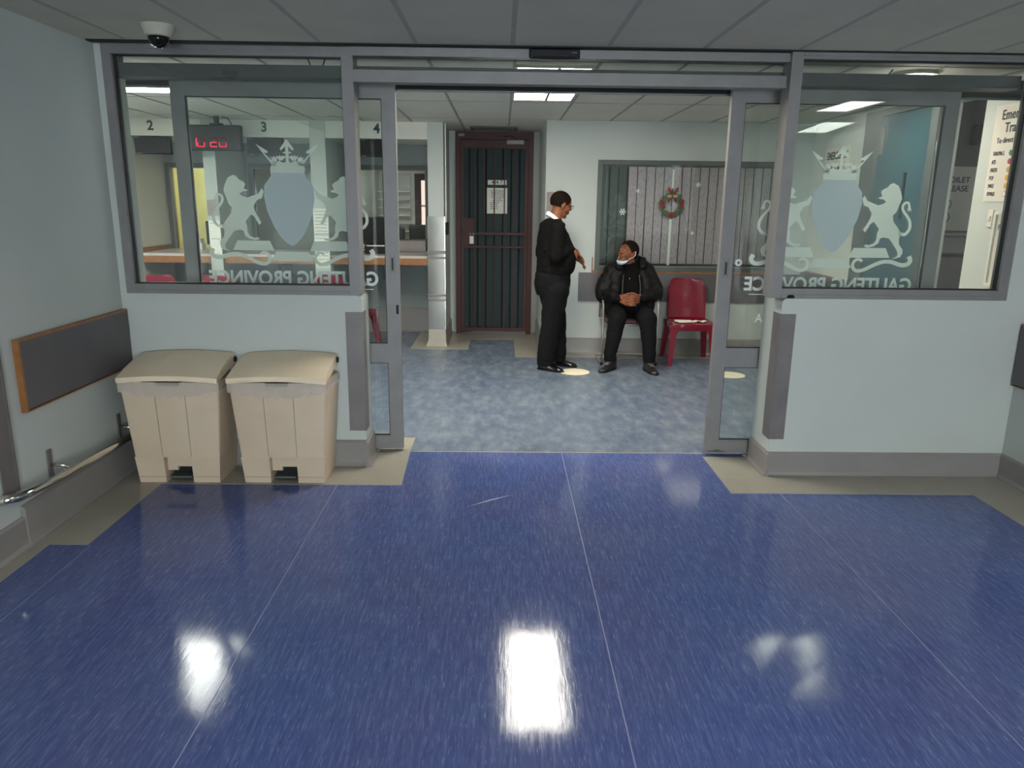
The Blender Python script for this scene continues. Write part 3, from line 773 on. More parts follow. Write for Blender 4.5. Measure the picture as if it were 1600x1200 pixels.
# steel corner guards
def guard(x0, x1, y0, y1, z0, z1, label, mat='steel', scr=True, side=None):
    root = thing('corner_guard', label, 'corner guard', ((x0+x1)/2, y0, z0))
    g = MB(); g.box(x0, x1, y0-0.003, y0, z0, z1)
    if side is not None: g.box(min(side, side+0.003), max(side, side+0.003), y0, y1, z0, z1)
    obj('plate', g, M[mat], root)
    if scr:
        s_ = MB()
        for z in (z0+0.03, (z0+z1)/2, z1-0.03): s_.lathe([(0.005, y0-0.005), (0.005, y0-0.003)], (x0+(x1-x0)*0.55, 0, z), 8, 'y')
        pieces('rivet', s_, M['alu'], root)
    return root
guard(-0.918, -0.818, 4.398, 4.50, 0.225, 0.955, 'steel corner guard on the end of the left half wall', side=-0.819)
guard(1.623, 1.712, 4.288, 4.40, 0.225, 0.985, 'dull brown steel corner guard on the end of the right half wall', side=1.620)
g = MB().box(-2.218, -2.212, 3.16, 3.265, 0.28, 1.35).box(-2.218, -2.208, 3.255, 3.268, 0.28, 1.35)
tag(obj('corner_guard', g, M['steel']), 'tall brown metal guard strip on the left wall at the left edge of the picture', 'corner guard')
# steel cladding of the pier
root = thing('pier_cladding', 'stainless steel cladding wrapped round the pier beside the counter', 'steel cladding', (-0.715, 8.35, 0))
M['mirror'] = plain('reflective_steel', (0.60, 0.58, 0.52, 1), 0.16, 0.95, var=0.08, scale=6)
obj('sheet', MB().box(-0.812, -0.622, 8.345, 8.36, 0.14, 1.43).box(-0.629, -0.618, 8.36, 8.45, 0.14, 1.43), M['mirror'], root)
cb = MB()
for z, hh in ((1.045, 0.03), (0.985, 0.02), (0.575, 0.02), (0.52, 0.012)):
    cb.rbox(-0.822, -0.612, 8.332, 8.35, z-hh/2, z+hh/2, 0.006, 2)
pieces('band', cb, M['alu'], root)
obj('flared_foot', MB().loft([[(-0.84, 8.31, 0.002), (-0.60, 8.31, 0.002), (-0.60, 8.36, 0.002), (-0.84, 8.36, 0.002)], [(-0.815, 8.335, 0.07), (-0.62, 8.335, 0.07), (-0.62, 8.36, 0.07), (-0.815, 8.36, 0.07)], [(-0.81, 8.343, 0.19), (-0.622, 8.343, 0.19), (-0.622, 8.36, 0.19), (-0.81, 8.36, 0.19)]]), M['strip'], root)
tk = thing('cable_conduit', 'white cable conduit running down the pier side with a black box at its end', 'conduit', (-0.615, 8.40, 1.2))
obj('pipe', MB().box(-0.617, -0.603, 8.39, 8.41, 1.33, 2.40), M['paper'], tk)
obj('switch', MB().rbox(-0.617, -0.600, 8.375, 8.425, 1.46, 1.56, 0.004, 2), M['wall_white'], tk)
obj('reader', MB().rbox(-0.617, -0.585, 8.37, 8.44, 1.235, 1.37, 0.008, 2), M['black'], tk)

# ------------------------------------------------------------------ pedal bins
def make_bin():
    root = thing('pedal_bin', '', 'bin')
    def ring(z, w_, d0, d1, r=0.013):
        pts = []
        for cx, cy, a0 in ((w_-r, d1-r, 0), (-w_+r, d1-r, PI/2), (-w_+r, d0+r, PI), (w_-r, d0+r, 1.5*PI)):
            for k in range(4):
                a = a0+k*PI/6; pts.append((cx+r*math.cos(a), cy+r*math.sin(a), z))
        return pts
    # body in two halves round the pedal cut-out: main body from z .12 up, feet below
    hw = lambda z: 0.228+0.044*z/0.56
    b = MB().loft([ring(z, hw(z), -0.004-0.025*z/0.56, 0.285+0.02*z/0.56) for z in (0.155, 0.3, 0.56)])
    for sg in (-1, 1):
        xa, xb = sorted((sg*0.078, sg*hw(0)))
        xc, xd = sorted((sg*0.078, sg*hw(0.157)))
        b.loft([[(xa, 0, 0), (xb, 0, 0), (xb, 0.285, 0), (xa, 0.285, 0)], [(xc, -0.011, 0.157), (xd, -0.011, 0.157), (xd, 0.29, 0.157), (xc, 0.29, 0.157)]])
    b.box(-0.078, 0.078, 0.22, 0.285, 0, 0.157)
    bo = obj('body', b, M['bin'], root, world=False, smooth='auto')
    gr = MB()
    for x in (-0.084, 0.084):
        gr.tube([(x*0.96, -0.0105, 0.16), (x*1.0, -0.031, 0.53)], 0.0022, 6)
    gr.tube([(-0.228, -0.004, 0.035), (-0.078, -0.004, 0.035)], 0.0018, 6).tube([(0.228, -0.004, 0.035), (0.078, -0.004, 0.035)], 0.0018, 6)
    pieces('moulding_line', gr, M['strip'], bo, world=False)
    # neck
    obj('rim', MB().loft([ring(z, w_, d, 0.31, 0.03) for z, w_, d in ((0.545, 0.262, -0.022), (0.60, 0.268, -0.026))]), M['bin'], bo, world=False, smooth='auto')
    # liner film folded over
    f_ = []
    n = 26
    for (z, off) in ((0.602, 0.010), (0.575, 0.013), (0.545, 0.011)):
        ringp = []
        for i in range(n+1):
            t_ = i/n; x = -0.277+0.554*t_
            dz = -0.028*math.sin(PI*t_)*((0.602-z)/0.057)+0.004*math.sin(i*2.3)
            ringp.append((x, -0.030-off-0.003*math.sin(i*1.7), z+dz))
        f_.append(ringp)
    lb = MB(); lb.loft(f_, False, False)
    for sg in (-1, 1):
        lb.add([(sg*0.279, -0.04, 0.602), (sg*0.279, 0.28, 0.602), (sg*0.279, 0.28, 0.55), (sg*0.279, -0.04, 0.555)], [(0, 1, 2, 3)])
    obj('liner', lb, M['liner'], bo, world=False, smooth=True)
    # lid: slopes down towards the front
    rings = []
    for (y, z, w_) in ((-0.058, 0.612, 0.272), (-0.056, 0.628, 0.276), (0.05, 0.664, 0.272), (0.18, 0.695, 0.268), (0.285, 0.708, 0.264), (0.296, 0.690, 0.262)):
        rings.append([(x*w_, y, z+0.014*(1-(x*1.0)**2)) for x in (-1, -0.97, -0.62, -0.3, 0, 0.3, 0.62, 0.97, 1)])
    under = [[(p[0], p[1], p[2]-0.02 if i else p[2]-0.012) for p in r] for i, r in enumerate(rings)]
    l = MB(); full = [r+list(reversed(u)) for r, u in zip(rings, under)]
    l.loft(full)
    for sg in (-1, 1):
        l.loft([[(sg*0.262, -0.045, 0.615), (sg*0.272, -0.045, 0.615), (sg*0.272, -0.045, 0.598), (sg*0.262, -0.045, 0.598)],
                [(sg*0.262, 0.18, 0.685), (sg*0.270, 0.18, 0.685), (sg*0.270, 0.18, 0.635), (sg*0.262, 0.18, 0.635)],
                [(sg*0.258, 0.29, 0.700), (sg*0.266, 0.29, 0.700), (sg*0.266, 0.29, 0.64), (sg*0.258, 0.29, 0.64)]])
    li = obj('lid', l, M['bin_lid'], root, world=False, smooth='auto')
    pieces('lid_rib', MB().tube([(-0.09, -0.050, 0.636), (-0.088, 0.05, 0.674), (-0.086, 0.18, 0.706), (-0.085, 0.28, 0.7185)], 0.003, 6).tube([(0.09, -0.050, 0.636), (0.088, 0.05, 0.674), (0.086, 0.18, 0.706), (0.085, 0.28, 0.7185)], 0.003, 6), M['bin_lid'], li, world=False, smooth=True)
    obj('hinge_cap', MB().lathe([(0.017, 0.266), (0.017, 0.276)], (0, 0.275, 0.672), 12, 'x'), M['black'], li, world=False)
    obj('latch_recess', MB().box(-0.062, 0.062, -0.052, -0.040, 0.585, 0.603), M['strip'], bo, world=False)
    p = MB().rbox(-0.070, 0.060, 0.02, 0.14, 0.016, 0.030, 0.005, 2)
    obj('pedal', p, M['darkframe'], root, world=False)
    obj('cutout_back', MB().box(-0.077, -0.02, 0.035, 0.06, 0.062, 0.156).box(-0.02, 0.077, 0.035, 0.06, 0.085, 0.156), M['bin'], root, world=False)
    obj('pedal_gap_shade', MB().box(-0.074, 0.074, 0.10, 0.112, 0.004, 0.154), M['blackmatt'], root, world=False)  # black sheet paints the shade inside the pedal cut-out
    return root
bn = make_bin(); bn.location = (-1.842, 4.088, 0.0015); bn.rotation_euler = (0, 0, math.radians(0.5))
tag(bn, 'beige plastic pedal bin in the left corner next to the handrail', 'bin', 'beige pedal bins against the half wall')
dup(bn, (-1.242, 4.092, 0.0015), math.radians(-0.5), 'beige plastic pedal bin beside the steel corner guard, right one of the pair', 'beige pedal bins against the half wall')

# ------------------------------------------------------------------ low steel handrail
hr = thing('handrail', 'low polished steel crash rail along the left wall behind the bins', 'handrail', (-2.12, 3.7, 0))
pts = [(-2.135, 4.30, 0.255), (-2.135, 3.9, 0.262), (-2.135, 3.5, 0.272), (-2.136, 3.36, 0.276), (-2.146, 3.25, 0.280), (-2.16, 3.17, 0.283), (-2.218, 3.11, 0.285)]
obj('rail', MB().tube(pts, 0.022, 14), M['chrome'], hr, smooth=True)
for y in (3.52, 4.20):
    z = 0.27 if y < 4 else 0.258
    br = obj('bracket', MB().tube([(-2.215, y, z+0.04), (-2.16, y+0.015, z+0.035), (-2.135, y+0.03, z+0.005)], 0.008, 8), M['chrome'], hr, smooth=True)
    obj('bracket_plate', MB().rbox(-2.219, -2.212, y-0.018, y+0.018, z-0.05, z+0.12, 0.002, 1), M['steel'], br)
obj('end_cap', MB().lathe([(0.019, 4.30), (0.015, 4.306)], (-2.135, 0, 0.255), 14, 'y'), M['black'], hr)

# ------------------------------------------------------------------ dome camera, motion sensor, knob
dc = thing('dome_camera', 'white ceiling dome security camera with black dome in the left corner', 'security camera', (-1.665, 3.93, CZ))
obj('housing', MB().lathe([(0.078, CZ), (0.076, CZ-0.012), (0.062, CZ-0.05), (0.052, CZ-0.054)], (-1.665, 3.93, 0), 28), M['ceil'], dc, smooth='auto')
obj('dome', MB().lathe([(0.050, CZ-0.052), (0.048, CZ-0.068), (0.040, CZ-0.086), (0.024, CZ-0.099), (0.001, CZ-0.104)], (-1.665, 3.93, 0), 24), M['shoe_gloss'], dc, smooth=True)
sen = thing('motion_sensor', 'black motion sensor box above the middle of the door opening', 'sensor', (0.275, 4.31, 2.345))
obj('housing', MB().rbox(0.14, 0.41, 4.285, 4.33, 2.343, 2.392, 0.006, 3), M['black'], sen)
pieces('badge', MB().box(0.365, 0.395, 4.2842, 4.2852, 2.372, 2.376), M['greyink'], sen)
obj('lens', MB().box(0.16, 0.39, 4.284, 4.2855, 2.346, 2.354), M['shoe_gloss'], sen)
tag(obj('rubber_stop', MB().lathe([(0.026, 1.0755), (0.03, 1.082), (0.024, 1.095), (0.008, 1.098)], (1.672, 4.31-0.0, 0), 16), M['black'], smooth='auto'), 'small black rubber knob on the ledge of the right half wall', 'door stop')

# ------------------------------------------------------------------ lamps
def troffer(name, x0, x1, y0, y1, mat, label, div=True, div_x=None):
    root = thing(name, label, 'ceiling light', ((x0+x1)/2, (y0+y1)/2, CZ))
    z = CZ
    fr = MB().box(x0-0.02, x0, y0-0.02, y1+0.02, z-0.018, z).box(x1, x1+0.02, y0-0.02, y1+0.02, z-0.018, z).box(x0, x1, y0-0.02, y0, z-0.018, z).box(x0, x1, y1, y1+0.02, z-0.018, z)
    obj('frame', fr, M['ceil'], root)
    if div:
        c = div_x or (x0+x1)/2
        obj('centre_bar', MB().box(c-0.010, c+0.010, y0, y1, z-0.018, z), M['darkframe'], root)
        obj('diffuser', MB().box(x0, c-0.010, y0, y1, z-0.012, z-0.004), mat, root)
        obj('diffuser', MB().box(c+0.010, x1, y0, y1, z-0.012, z-0.004), mat, root)
    else:
        obj('diffuser', MB().box(x0, x1, y0, y1, z-0.012, z-0.004), mat, root)
    return root
troffer('ceiling_light', 0.09, 0.54, 4.86, 6.34, M['tube'], 'long twin fluorescent ceiling light in the hall behind the door opening', True, 0.345)
troffer('ceiling_light', -2.98, -2.36, 5.2, 6.22, M['tube_left'], 'bright fluorescent ceiling light seen above counter 2 through the left glass', False)
troffer('ceiling_light', 2.40, 2.95, 5.45, 6.35, M['tube_dim'], 'fluorescent ceiling light in the hall behind the right glazing', False)
troffer('ceiling_light', -4.35, -3.75, 5.0, 6.6, M['tube_left'], 'unseen ceiling light added at the far left end of the hall', False)  # added out of view to brighten the hall
troffer('ceiling_light', 4.0, 4.6, 7.0, 8.2, M['tube_dim'], 'unseen ceiling light added in the side corridor', False)  # added unseen, lights the recess through the wall openings
troffer('ceiling_light', 2.70, 2.98, 1.85, 2.55, M['tube_near'], 'entrance ceiling light over the right side, mirrored in the right glazing', False)
troffer('ceiling_light', 0.20, 0.80, 0.2, 1.4, M['tube_near'], 'entrance ceiling light over the middle of the blue floor', False)
troffer('ceiling_light', -4.2, -3.7, 9.46, 9.9, M['office_tube'], 'ceiling light in the yellow office', False)
troffer('ceiling_light', -1.7, -1.0, 9.46, 9.95, M['office_tube'], 'ceiling light in the bright office behind counter 4', False)
rl = thing('round_ceiling_lamp', 'round surface mounted lamp on the hall ceiling at the top right', 'ceiling lamp', (2.56, 4.93, CZ))
obj('lamp_base', MB().lathe([(0.125, CZ), (0.125, CZ-0.02), (0.11, CZ-0.022)], (2.56, 4.93, 0), 28), M['ceil'], rl, smooth='auto')
obj('lamp_glass', MB().lathe([(0.108, CZ-0.021), (0.100, CZ-0.04), (0.07, CZ-0.058), (0.001, CZ-0.066)], (2.56, 4.93, 0), 28), M['bulb'], rl, smooth=True)
dl_ = thing('downlight', 'tiny round downlight in the hall ceiling near counter 4', 'downlight', (-1.70, 7.9, CZ))
obj('trim_ring', MB().lathe([(0.045, CZ), (0.045, CZ-0.006), (0.035, CZ-0.006)], (-1.70, 7.9, 0), 20), M['ceil'], dl_)
obj('glow', MB().lathe([(0.034, CZ-0.001), (0.034, CZ-0.005)], (-1.70, 7.9, 0), 20), M['spot'], dl_)
vt = thing('ceiling_vent', 'dark rectangular vent in the ceiling over the security door', 'vent', (-0.1, 8.95, CZ))
obj('vent_frame', MB().box(-0.36, 0.17, 8.70, 8.73, CZ-0.012, CZ).box(-0.36, 0.17, 9.10, 9.13, CZ-0.012, CZ).box(-0.36, -0.33, 8.73, 9.10, CZ-0.012, CZ).box(0.14, 0.17, 8.73, 9.10, CZ-0.012, CZ), M['darkframe'], vt)
obj('vent_core', MB().box(-0.33, 0.14, 8.73, 9.10, CZ-0.008, CZ-0.001), M['base'], vt)
cbk = MB().tube([(-1.15, 4.75, 2.40), (-1.12, 4.74, 2.33), (-1.08, 4.74, 2.31), (-1.05, 4.75, 2.40)], 0.004, 6)
tag(obj('cable_loop', cbk, M['black'], smooth=True), 'thin black cable loop hanging above the left sliding door', 'cable')
cbk = MB().tube([(2.35, 4.8, 2.40), (2.32, 4.8, 2.36), (2.25, 4.8, 2.325), (2.18, 4.8, 2.318)], 0.004, 6)
tag(obj('cable_loop', cbk, M['black'], smooth=True), 'thin black cable hanging above the right sliding door', 'cable')
# daylight entrance behind the viewpoint
root = srt('door_5', 'glazed entrance door behind the viewpoint')
obj('frame', MB().box(-0.6, -0.53, -3.70, -3.62, 0, 2.2).box(1.33, 1.4, -3.70, -3.62, 0, 2.2).box(-0.53, 1.33, -3.70, -3.62, 2.12, 2.2).box(0.37, 0.43, -3.70, -3.62, 0, 2.12), M['alu'], root)
obj('glass_pane', MB().box(-0.53, 0.37, -3.67, -3.664, 0, 2.12).box(0.43, 1.33, -3.67, -3.664, 0, 2.12), M['glass'], root)
struct('window_8', MB().box(-1.6, 2.4, -4.6, -4.55, 0, 2.6), M['day'], label='bright daylight outside the entrance')  # glowing panel stands in for the daylight outside

# ------------------------------------------------------------------ counter, signs and screens
for i, (x0, x1) in enumerate(((-3.99, -0.805),)):
    ct = thing('counter', 'long service counter with grey top and varnished wood edge along the left', 'counter', ((x0+x1)/2, 8.7, 0.95))
    segs = ((-3.995, -3.195), (-3.055, -2.055), (-1.88, -0.805))
    tp = MB(); we = MB()
    tp.box(-3.995, -0.805, 8.53, 9.265, 0.965, 1.0)
    for a, b_ in segs: tp.box(a, b_, 8.40, 8.53, 0.965, 1.0); we.box(a, b_, 8.388, 8.40, 0.90, 0.972)
    obj('worktop', tp, M['ctop'], ct); obj('wood_edge', we, M['wood'], ct)
    tag(obj('counter_upstand', MB().box(-3.998, -3.98, 8.42, 9.25, 1.0005, 1.05), M['wood']), 'short wooden upstand where counter 2 meets the cream side wall', 'upstand')
    bk = MB()
    for x in (-3.6, -2.55, -1.35): bk.box(x-0.02, x+0.02, 8.75, 9.285, 0.70, 0.965)
    pieces('support_bracket', bk, M['darkframe'], ct)
nums = ((-3.72, '2'), (-2.525, '3'), (-1.335, '4'))
for x, s_ in nums:
    o = text('number_sign', s_, 0.135, M['ink'], None, (x, 8.368, 2.33), bold=0.004, ext=0.001)
    tag(o, 'black number %s on the white bulkhead above the counter' % s_, 'number sign', 'counter numbers')
for (x, lb_) in ((-3.72, 'small black monitor hanging under the number 2'), (-2.53, 'small black monitor hanging under the number 3'), (-1.33, 'small black monitor hanging under the number 4')):
    tv = thing('hanging_monitor', lb_, 'monitor', (x, 8.45, 2.04), 0, 'monitors under the bulkhead')
    obj('casing', MB().rbox(x-0.19, x+0.19, 8.38, 8.44, 2.045, 2.225, 0.008, 2), M['black'], tv)
    obj('screen', MB().box(x-0.165, x+0.165, 8.376, 8.38, 2.075, 2.20), M['black'], tv)
    obj('mount', MB().box(x-0.03, x+0.03, 8.44, 8.48, 2.12, 2.232), M['blackmatt'], tv)
    pieces('badge', MB().box(x-0.175, x-0.12, 8.374, 8.376, 2.05, 2.056).box(x-0.175, x-0.13, 8.374, 8.376, 2.213, 2.219), M['greyplate'], tv)
led = thing('led_queue_display', 'black hanging display showing red LED digits between counters 2 and 3', 'display', (-2.9, 8.05, 2.08))
obj('casing', MB().rbox(-3.34, -2.66, 8.02, 8.10, 2.068, 2.318, 0.012, 2), M['black'], led)
obj('mount', MB().box(-2.93, -2.89, 8.04, 8.08, 2.318, 2.404).box(-2.97, -2.85, 8.03, 8.09, 2.318, 2.335).tube([(-2.85, 8.06, 2.40), (-2.79, 8.06, 2.385), (-2.75, 8.06, 2.31)], 0.005, 6), M['blackmatt'], led)
SEG = {'0': 'abcdef', '1': 'bc', '2': 'abged'}
def seven(ch, x, z, w_, h, mb, dim):
    t_ = 0.012; y0, y1 = 8.015, 8.019
    P_ = {'a': (x+t_*.6, x+w_-t_*.6, z+h-t_, z+h), 'd': (x+t_*.6, x+w_-t_*.6, z, z+t_), 'g': (x+t_*.6, x+w_-t_*.6, z+h/2-t_/2, z+h/2+t_/2),
          'f': (x, x+t_, z+h/2, z+h-t_*.6), 'b': (x+w_-t_, x+w_, z+h/2, z+h-t_*.6), 'e': (x, x+t_, z+t_*.6, z+h/2), 'c': (x+w_-t_, x+w_, z+t_*.6, z+h/2)}
    for s_ in SEG[ch]:
        a = P_[s_]; (dim if s_ in 'afb' and ch != '1' else mb).box(a[0], a[1], y0, y1, a[2], a[3])
lit, dim = MB(), MB()
for ch, x in (('1', -3.185), ('0', -3.105), ('2', -2.975), ('0', -2.885)): seven(ch, x, 2.10, 0.078, 0.095, lit, dim)
obj('lit_digits', lit, M['led'], led, label='glowing red digits'); obj('dim_segments', dim, M['led_dim'], led)
# notices on piers
def notice(name, x0, x1, z0, z1, y, label, lines=6, mat='paper', head=None, group=None):
    r = thing(name, label, 'notice', ((x0+x1)/2, y, z0), 0, group)
    obj('sheet', MB().box(x0, x1, y-0.003, y, z0, z1), M[mat], r)
    if lines:
        lm = MB()
        for i in range(lines):
            z = z1-0.03-(z1-z0-0.05)*i/max(lines-1, 1); x = x0+0.012
            while x < x1-0.02:
                wd = random.uniform(0.01, 0.03); lm.box(x, min(x+wd, x1-0.012), y-0.0036, y-0.003, z-0.003, z+0.003); x += wd+0.005
        obj('printed_lines', lm, M['greyink'], r)
    return r
notice('notice', -3.185, -3.065, 1.41, 1.58, 8.36, 'grey information plate on the pier between counters 2 and 3', 0, 'greyplate')
notice('notice', -3.185, -3.065, 0.98, 1.36, 8.36, 'white sheet taped low on the pier between counters 2 and 3', 3)
notice('notice', -2.045, -1.89, 1.24, 1.50, 8.36, 'printed white sheet high on the pier between counters 3 and 4', 7)
notice('notice', -2.045, -1.89, 0.86, 1.21, 8.36, 'printed white sheet low on the pier between counters 3 and 4', 9)
tag(obj('wall_plate', MB().rbox(0.463, 0.54, 7.97, 7.98, 1.49, 1.70, 0.003, 1), M['greyplate']), 'blank grey metal plate on the wall behind the standing person', 'wall plate')

# counter-top equipment and office furniture
mn = thing('desk_monitor', 'black monitor turned away on counter 4', 'monitor', (-1.52, 8.95, 1.0))
obj('panel', MB().rbox(-1.69, -1.36, 8.93, 8.97, 1.09, 1.40, 0.008, 2), M['black'], mn)
obj('stand', MB().box(-1.56, -1.50, 8.95, 9.0, 1.0, 1.12).box(-1.62, -1.44, 8.90, 9.05, 1.0, 1.012), M['blackmatt'], mn)
pr = thing('printer', 'small black printer with a white edge on counter 4', 'printer', (-1.45, 8.8, 1.0))
obj('body', MB().rbox(-1.56, -1.30, 8.66, 8.86, 1.0, 1.09, 0.01, 2), M['black'], pr)
obj('paper_tray', MB().box(-1.53, -1.33, 8.655, 8.66, 1.085, 1.098), M['paper'], pr)
bx = thing('metal_document_box', 'plain grey metal box under the glass at counter 4', 'box', (-1.11, 9.15, 1.0))
obj('casing', MB().rbox(-1.30, -0.90, 9.05, 9.25, 1.0, 1.135, 0.004, 1), M['greyplate'], bx)
obj('lid_lip', MB().box(-1.305, -0.895, 9.045, 9.255, 1.135, 1.142), M['darkframe'], bx)
m2 = thing('desk_monitor', 'black monitor on counter 2 right of the yellow window pane', 'monitor', (-3.36, 9.1, 1.0))
obj('panel', MB().rbox(-3.50, -3.21, 9.08, 9.12, 1.06, 1.33, 0.008, 2), M['black'], m2)
obj('stand', MB().box(-3.38, -3.33, 9.1, 9.14, 1.0, 1.1).box(-3.43, -3.28, 9.05, 9.18, 1.0, 1.01), M['blackmatt'], m2)
tag(obj('paper_stack', MB().box(-3.62, -3.53, 9.0, 9.12, 1.0, 1.08).box(-3.60, -3.54, 8.99, 9.1, 1.08, 1.13, None), M['paper']), 'stack of white papers on counter 2 in front of the yellow room', 'papers')
def office_chair(x, y, label):
    r = thing('office_chair', label, 'office chair', (x, y, 0), 0, 'office chairs behind counter 4')
    obj('backrest', MB().rbox(-0.23, 0.23, -0.03, 0.04, 0.62, 1.26, 0.03, 4), M['blackmatt'], r, world=False, smooth='auto')
    obj('seat', MB().rbox(-0.24, 0.24, -0.02, 0.46, 0.43, 0.50, 0.025, 3), M['blackmatt'], r, world=False, smooth='auto')
    obj('base', MB().tube([(0, 0.22, 0.43), (0, 0.22, 0.10)], 0.025, 10), M['black'], r, world=False)
    for k in range(5):
        a = 2*PI*k/5; obj('foot', MB().tube([(0, 0.22, 0.10), (0.27*math.cos(a), 0.22+0.27*math.sin(a), 0.05)], 0.015, 6).ell((0.27*math.cos(a), 0.22+0.27*math.sin(a), 0.027), (0.026,)*3, u=8, v=6), M['black'], r, world=False)
    return r
office_chair(-1.50, 10.05, 'black office chair back behind counter 4, the nearer one at the left')
office_chair(-1.10, 11.0, 'black office chair back behind counter 4, the farther one at the right')
tag(obj('red_bag', MB().ell((-1.27, 9.62, 1.03), (0.07, 0.05, 0.05)), M['berry'], smooth=True), 'small pinkish red bag behind the glass at counter 4', 'bag')
tag(obj('office_desk', MB().box(-1.85, -0.85, 9.42, 9.80, 0.94, 0.98).box(-1.85, -1.80, 9.42, 9.80, 0, 0.94).box(-0.9, -0.85, 9.42, 9.80, 0, 0.94), M['ctop']), 'desk behind the glass of counter 4', 'desk')
# shelving / notices on the office far wall
wn = srt('window_9', 'brown framed window in the office far wall')
obj('frame', MB().box(-1.36, -1.26, 12.05, 12.1, 1.10, 2.0).box(-0.92, -0.84, 12.05, 12.1, 1.10, 2.0).box(-1.26, -0.92, 12.05, 12.1, 1.90, 2.0).box(-1.26, -0.92, 12.05, 12.1, 1.10, 1.18), M['gate'], wn)
M['dusk'] = emit('hazy_outdoor_view', (0.62, 0.46, 0.40, 1), 0.9)
obj('outdoor_view', MB().box(-1.26, -0.92, 12.08, 12.09, 1.18, 1.90), M['dusk'], wn)
obj('glazing_bar', MB().box(-1.26, -0.92, 12.06, 12.08, 1.50, 1.53), M['paper'], wn)
sh = thing('paper_shelf', 'pale shelf rack filled with papers inside the office behind counter 4', 'shelf', (-1.65, 11.9, 0.9))
obj('rack', MB().box(-1.90, -1.42, 12.0, 12.08, 0.9, 2.0), M['ctop'], sh)
for i in range(7): obj('shelf_board', MB().box(-1.90, -1.42, 11.85, 12.0, 1.0+i*0.12, 1.01+i*0.12), M['paper'], sh)
notice('notice', -3.50, -3.25, 1.30, 1.92, 10.6, 'white paper board on the yellow office wall, seen right of the door stile', 4)

# ------------------------------------------------------------------ posters on the right
def side_sheet(name, cat, y0, y1, z0, z1, label, mat='paper_pink'):
    r = thing(name, label, cat, (3.198, (y0+y1)/2, z0))
    obj('sheet', MB().box(3.196, 3.199, y0, y1, z0, z1), M[mat], r)
    return r
r = side_sheet('emergency_sign', 'sign', 7.15, 7.66, 1.83, 2.14, 'cream EMERGENCY TRAUMA sign on the right flank wall, behind the frosted crown')
text('lettering', 'EMERGENCY', 0.098, M['ink'], r, (3.194, 7.405, 2.06), 'side', bold=0.003, sx=0.80)
text('lettering', 'TRAUMA', 0.098, M['ink'], r, (3.194, 7.405, 1.92), 'side', bold=0.003, sx=0.85)
r = side_sheet('direction_poster', 'poster', 4.57, 5.080, 1.637, 2.235, 'cream Emergency Trauma poster with coloured dots at the top right')
text('lettering', 'Emergency', 0.085, M['ink'], r, (3.194, 5.010, 2.170), 'side', bold=0.0010, align='LEFT', sx=0.9)
text('lettering', 'Trauma', 0.085, M['ink'], r, (3.194, 4.965, 2.090), 'side', bold=0.0010, align='LEFT', sx=0.9)
text('lettering', 'To direct patients', 0.048, M['ink'], r, (3.194, 5.028, 2.015), 'side', bold=0.0003, align='LEFT', sx=0.9)
rows = [('TRAUMA 2', 1.936, 'dotg'), ('ATS', 1.884, 'dotr'), ('PAEDS', 1.834, 'doty'), ('POP', 1.784, 'doty'), ('MALE', 1.734, 'doty'), ('FEMALE', 1.684, 'dotw')]
M['dotg'] = plain('green_dot', rgb(60, 140, 96), 0.5); M['dotr'] = plain('red_dot', rgb(206, 60, 76), 0.5)
M['doty'] = plain('amber_dot', rgb(236, 176, 60), 0.5); M['dotw'] = plain('white_dot', rgb(250, 238, 228), 0.5)
for s_, z, mt in rows:
    text('lettering', s_, 0.036, M['ink'], r, (3.194, 5.045, z), 'side', bold=0.0, align='LEFT', sx=0.66)
    if mt == 'dotw':
        obj('coloured_dot', MB().lathe([(0.0175, 3.193), (0.0175, 3.1955)], (0, 4.868, z), 20, 'x'), M['dotr'], r)
        obj('coloured_dot', MB().lathe([(0.0145, 3.192), (0.0145, 3.193)], (0, 4.868, z), 20, 'x'), M['dotw'], r)
    else:
        obj('coloured_dot', MB().lathe([(0.0175, 3.193), (0.0175, 3.1955)], (0, 4.868, z), 20, 'x'), M[mt], r)
sw = thing('light_switch', 'cream light switch below the coloured dot poster', 'switch', (3.195, 4.965, 1.5))
obj('plate', MB().rbox(3.188, 3.2, 4.94, 4.99, 1.475, 1.585, 0.003, 2), M['paper_pink'], sw)
obj('rocker', MB().rbox(3.183, 3.19, 4.955, 4.975, 1.515, 1.545, 0.002, 1), M['paper'], sw)
nb = thing('notice_case', 'white framed notice case at the far right behind the glazing', 'notice case', (3.18, 4.76, 1.1))
obj('frame', MB().box(3.175, 3.2, 4.885, 4.905, 1.10, 1.575).box(3.175, 3.2, 4.62, 4.885, 1.555, 1.575).box(3.175, 3.2, 4.62, 4.885, 1.10, 1.12), M['paper'], nb)
obj('backing', MB().box(3.19, 3.2, 4.62, 4.885, 1.12, 1.555), M['paper_pink'], nb)
text('lettering', 'C', 0.05, M['ink'], nb, (3.188, 4.845, 1.52), 'side', align='LEFT'); text('lettering', 'P', 0.05, M['ink'], nb, (3.188, 4.865, 1.475), 'side', align='LEFT')
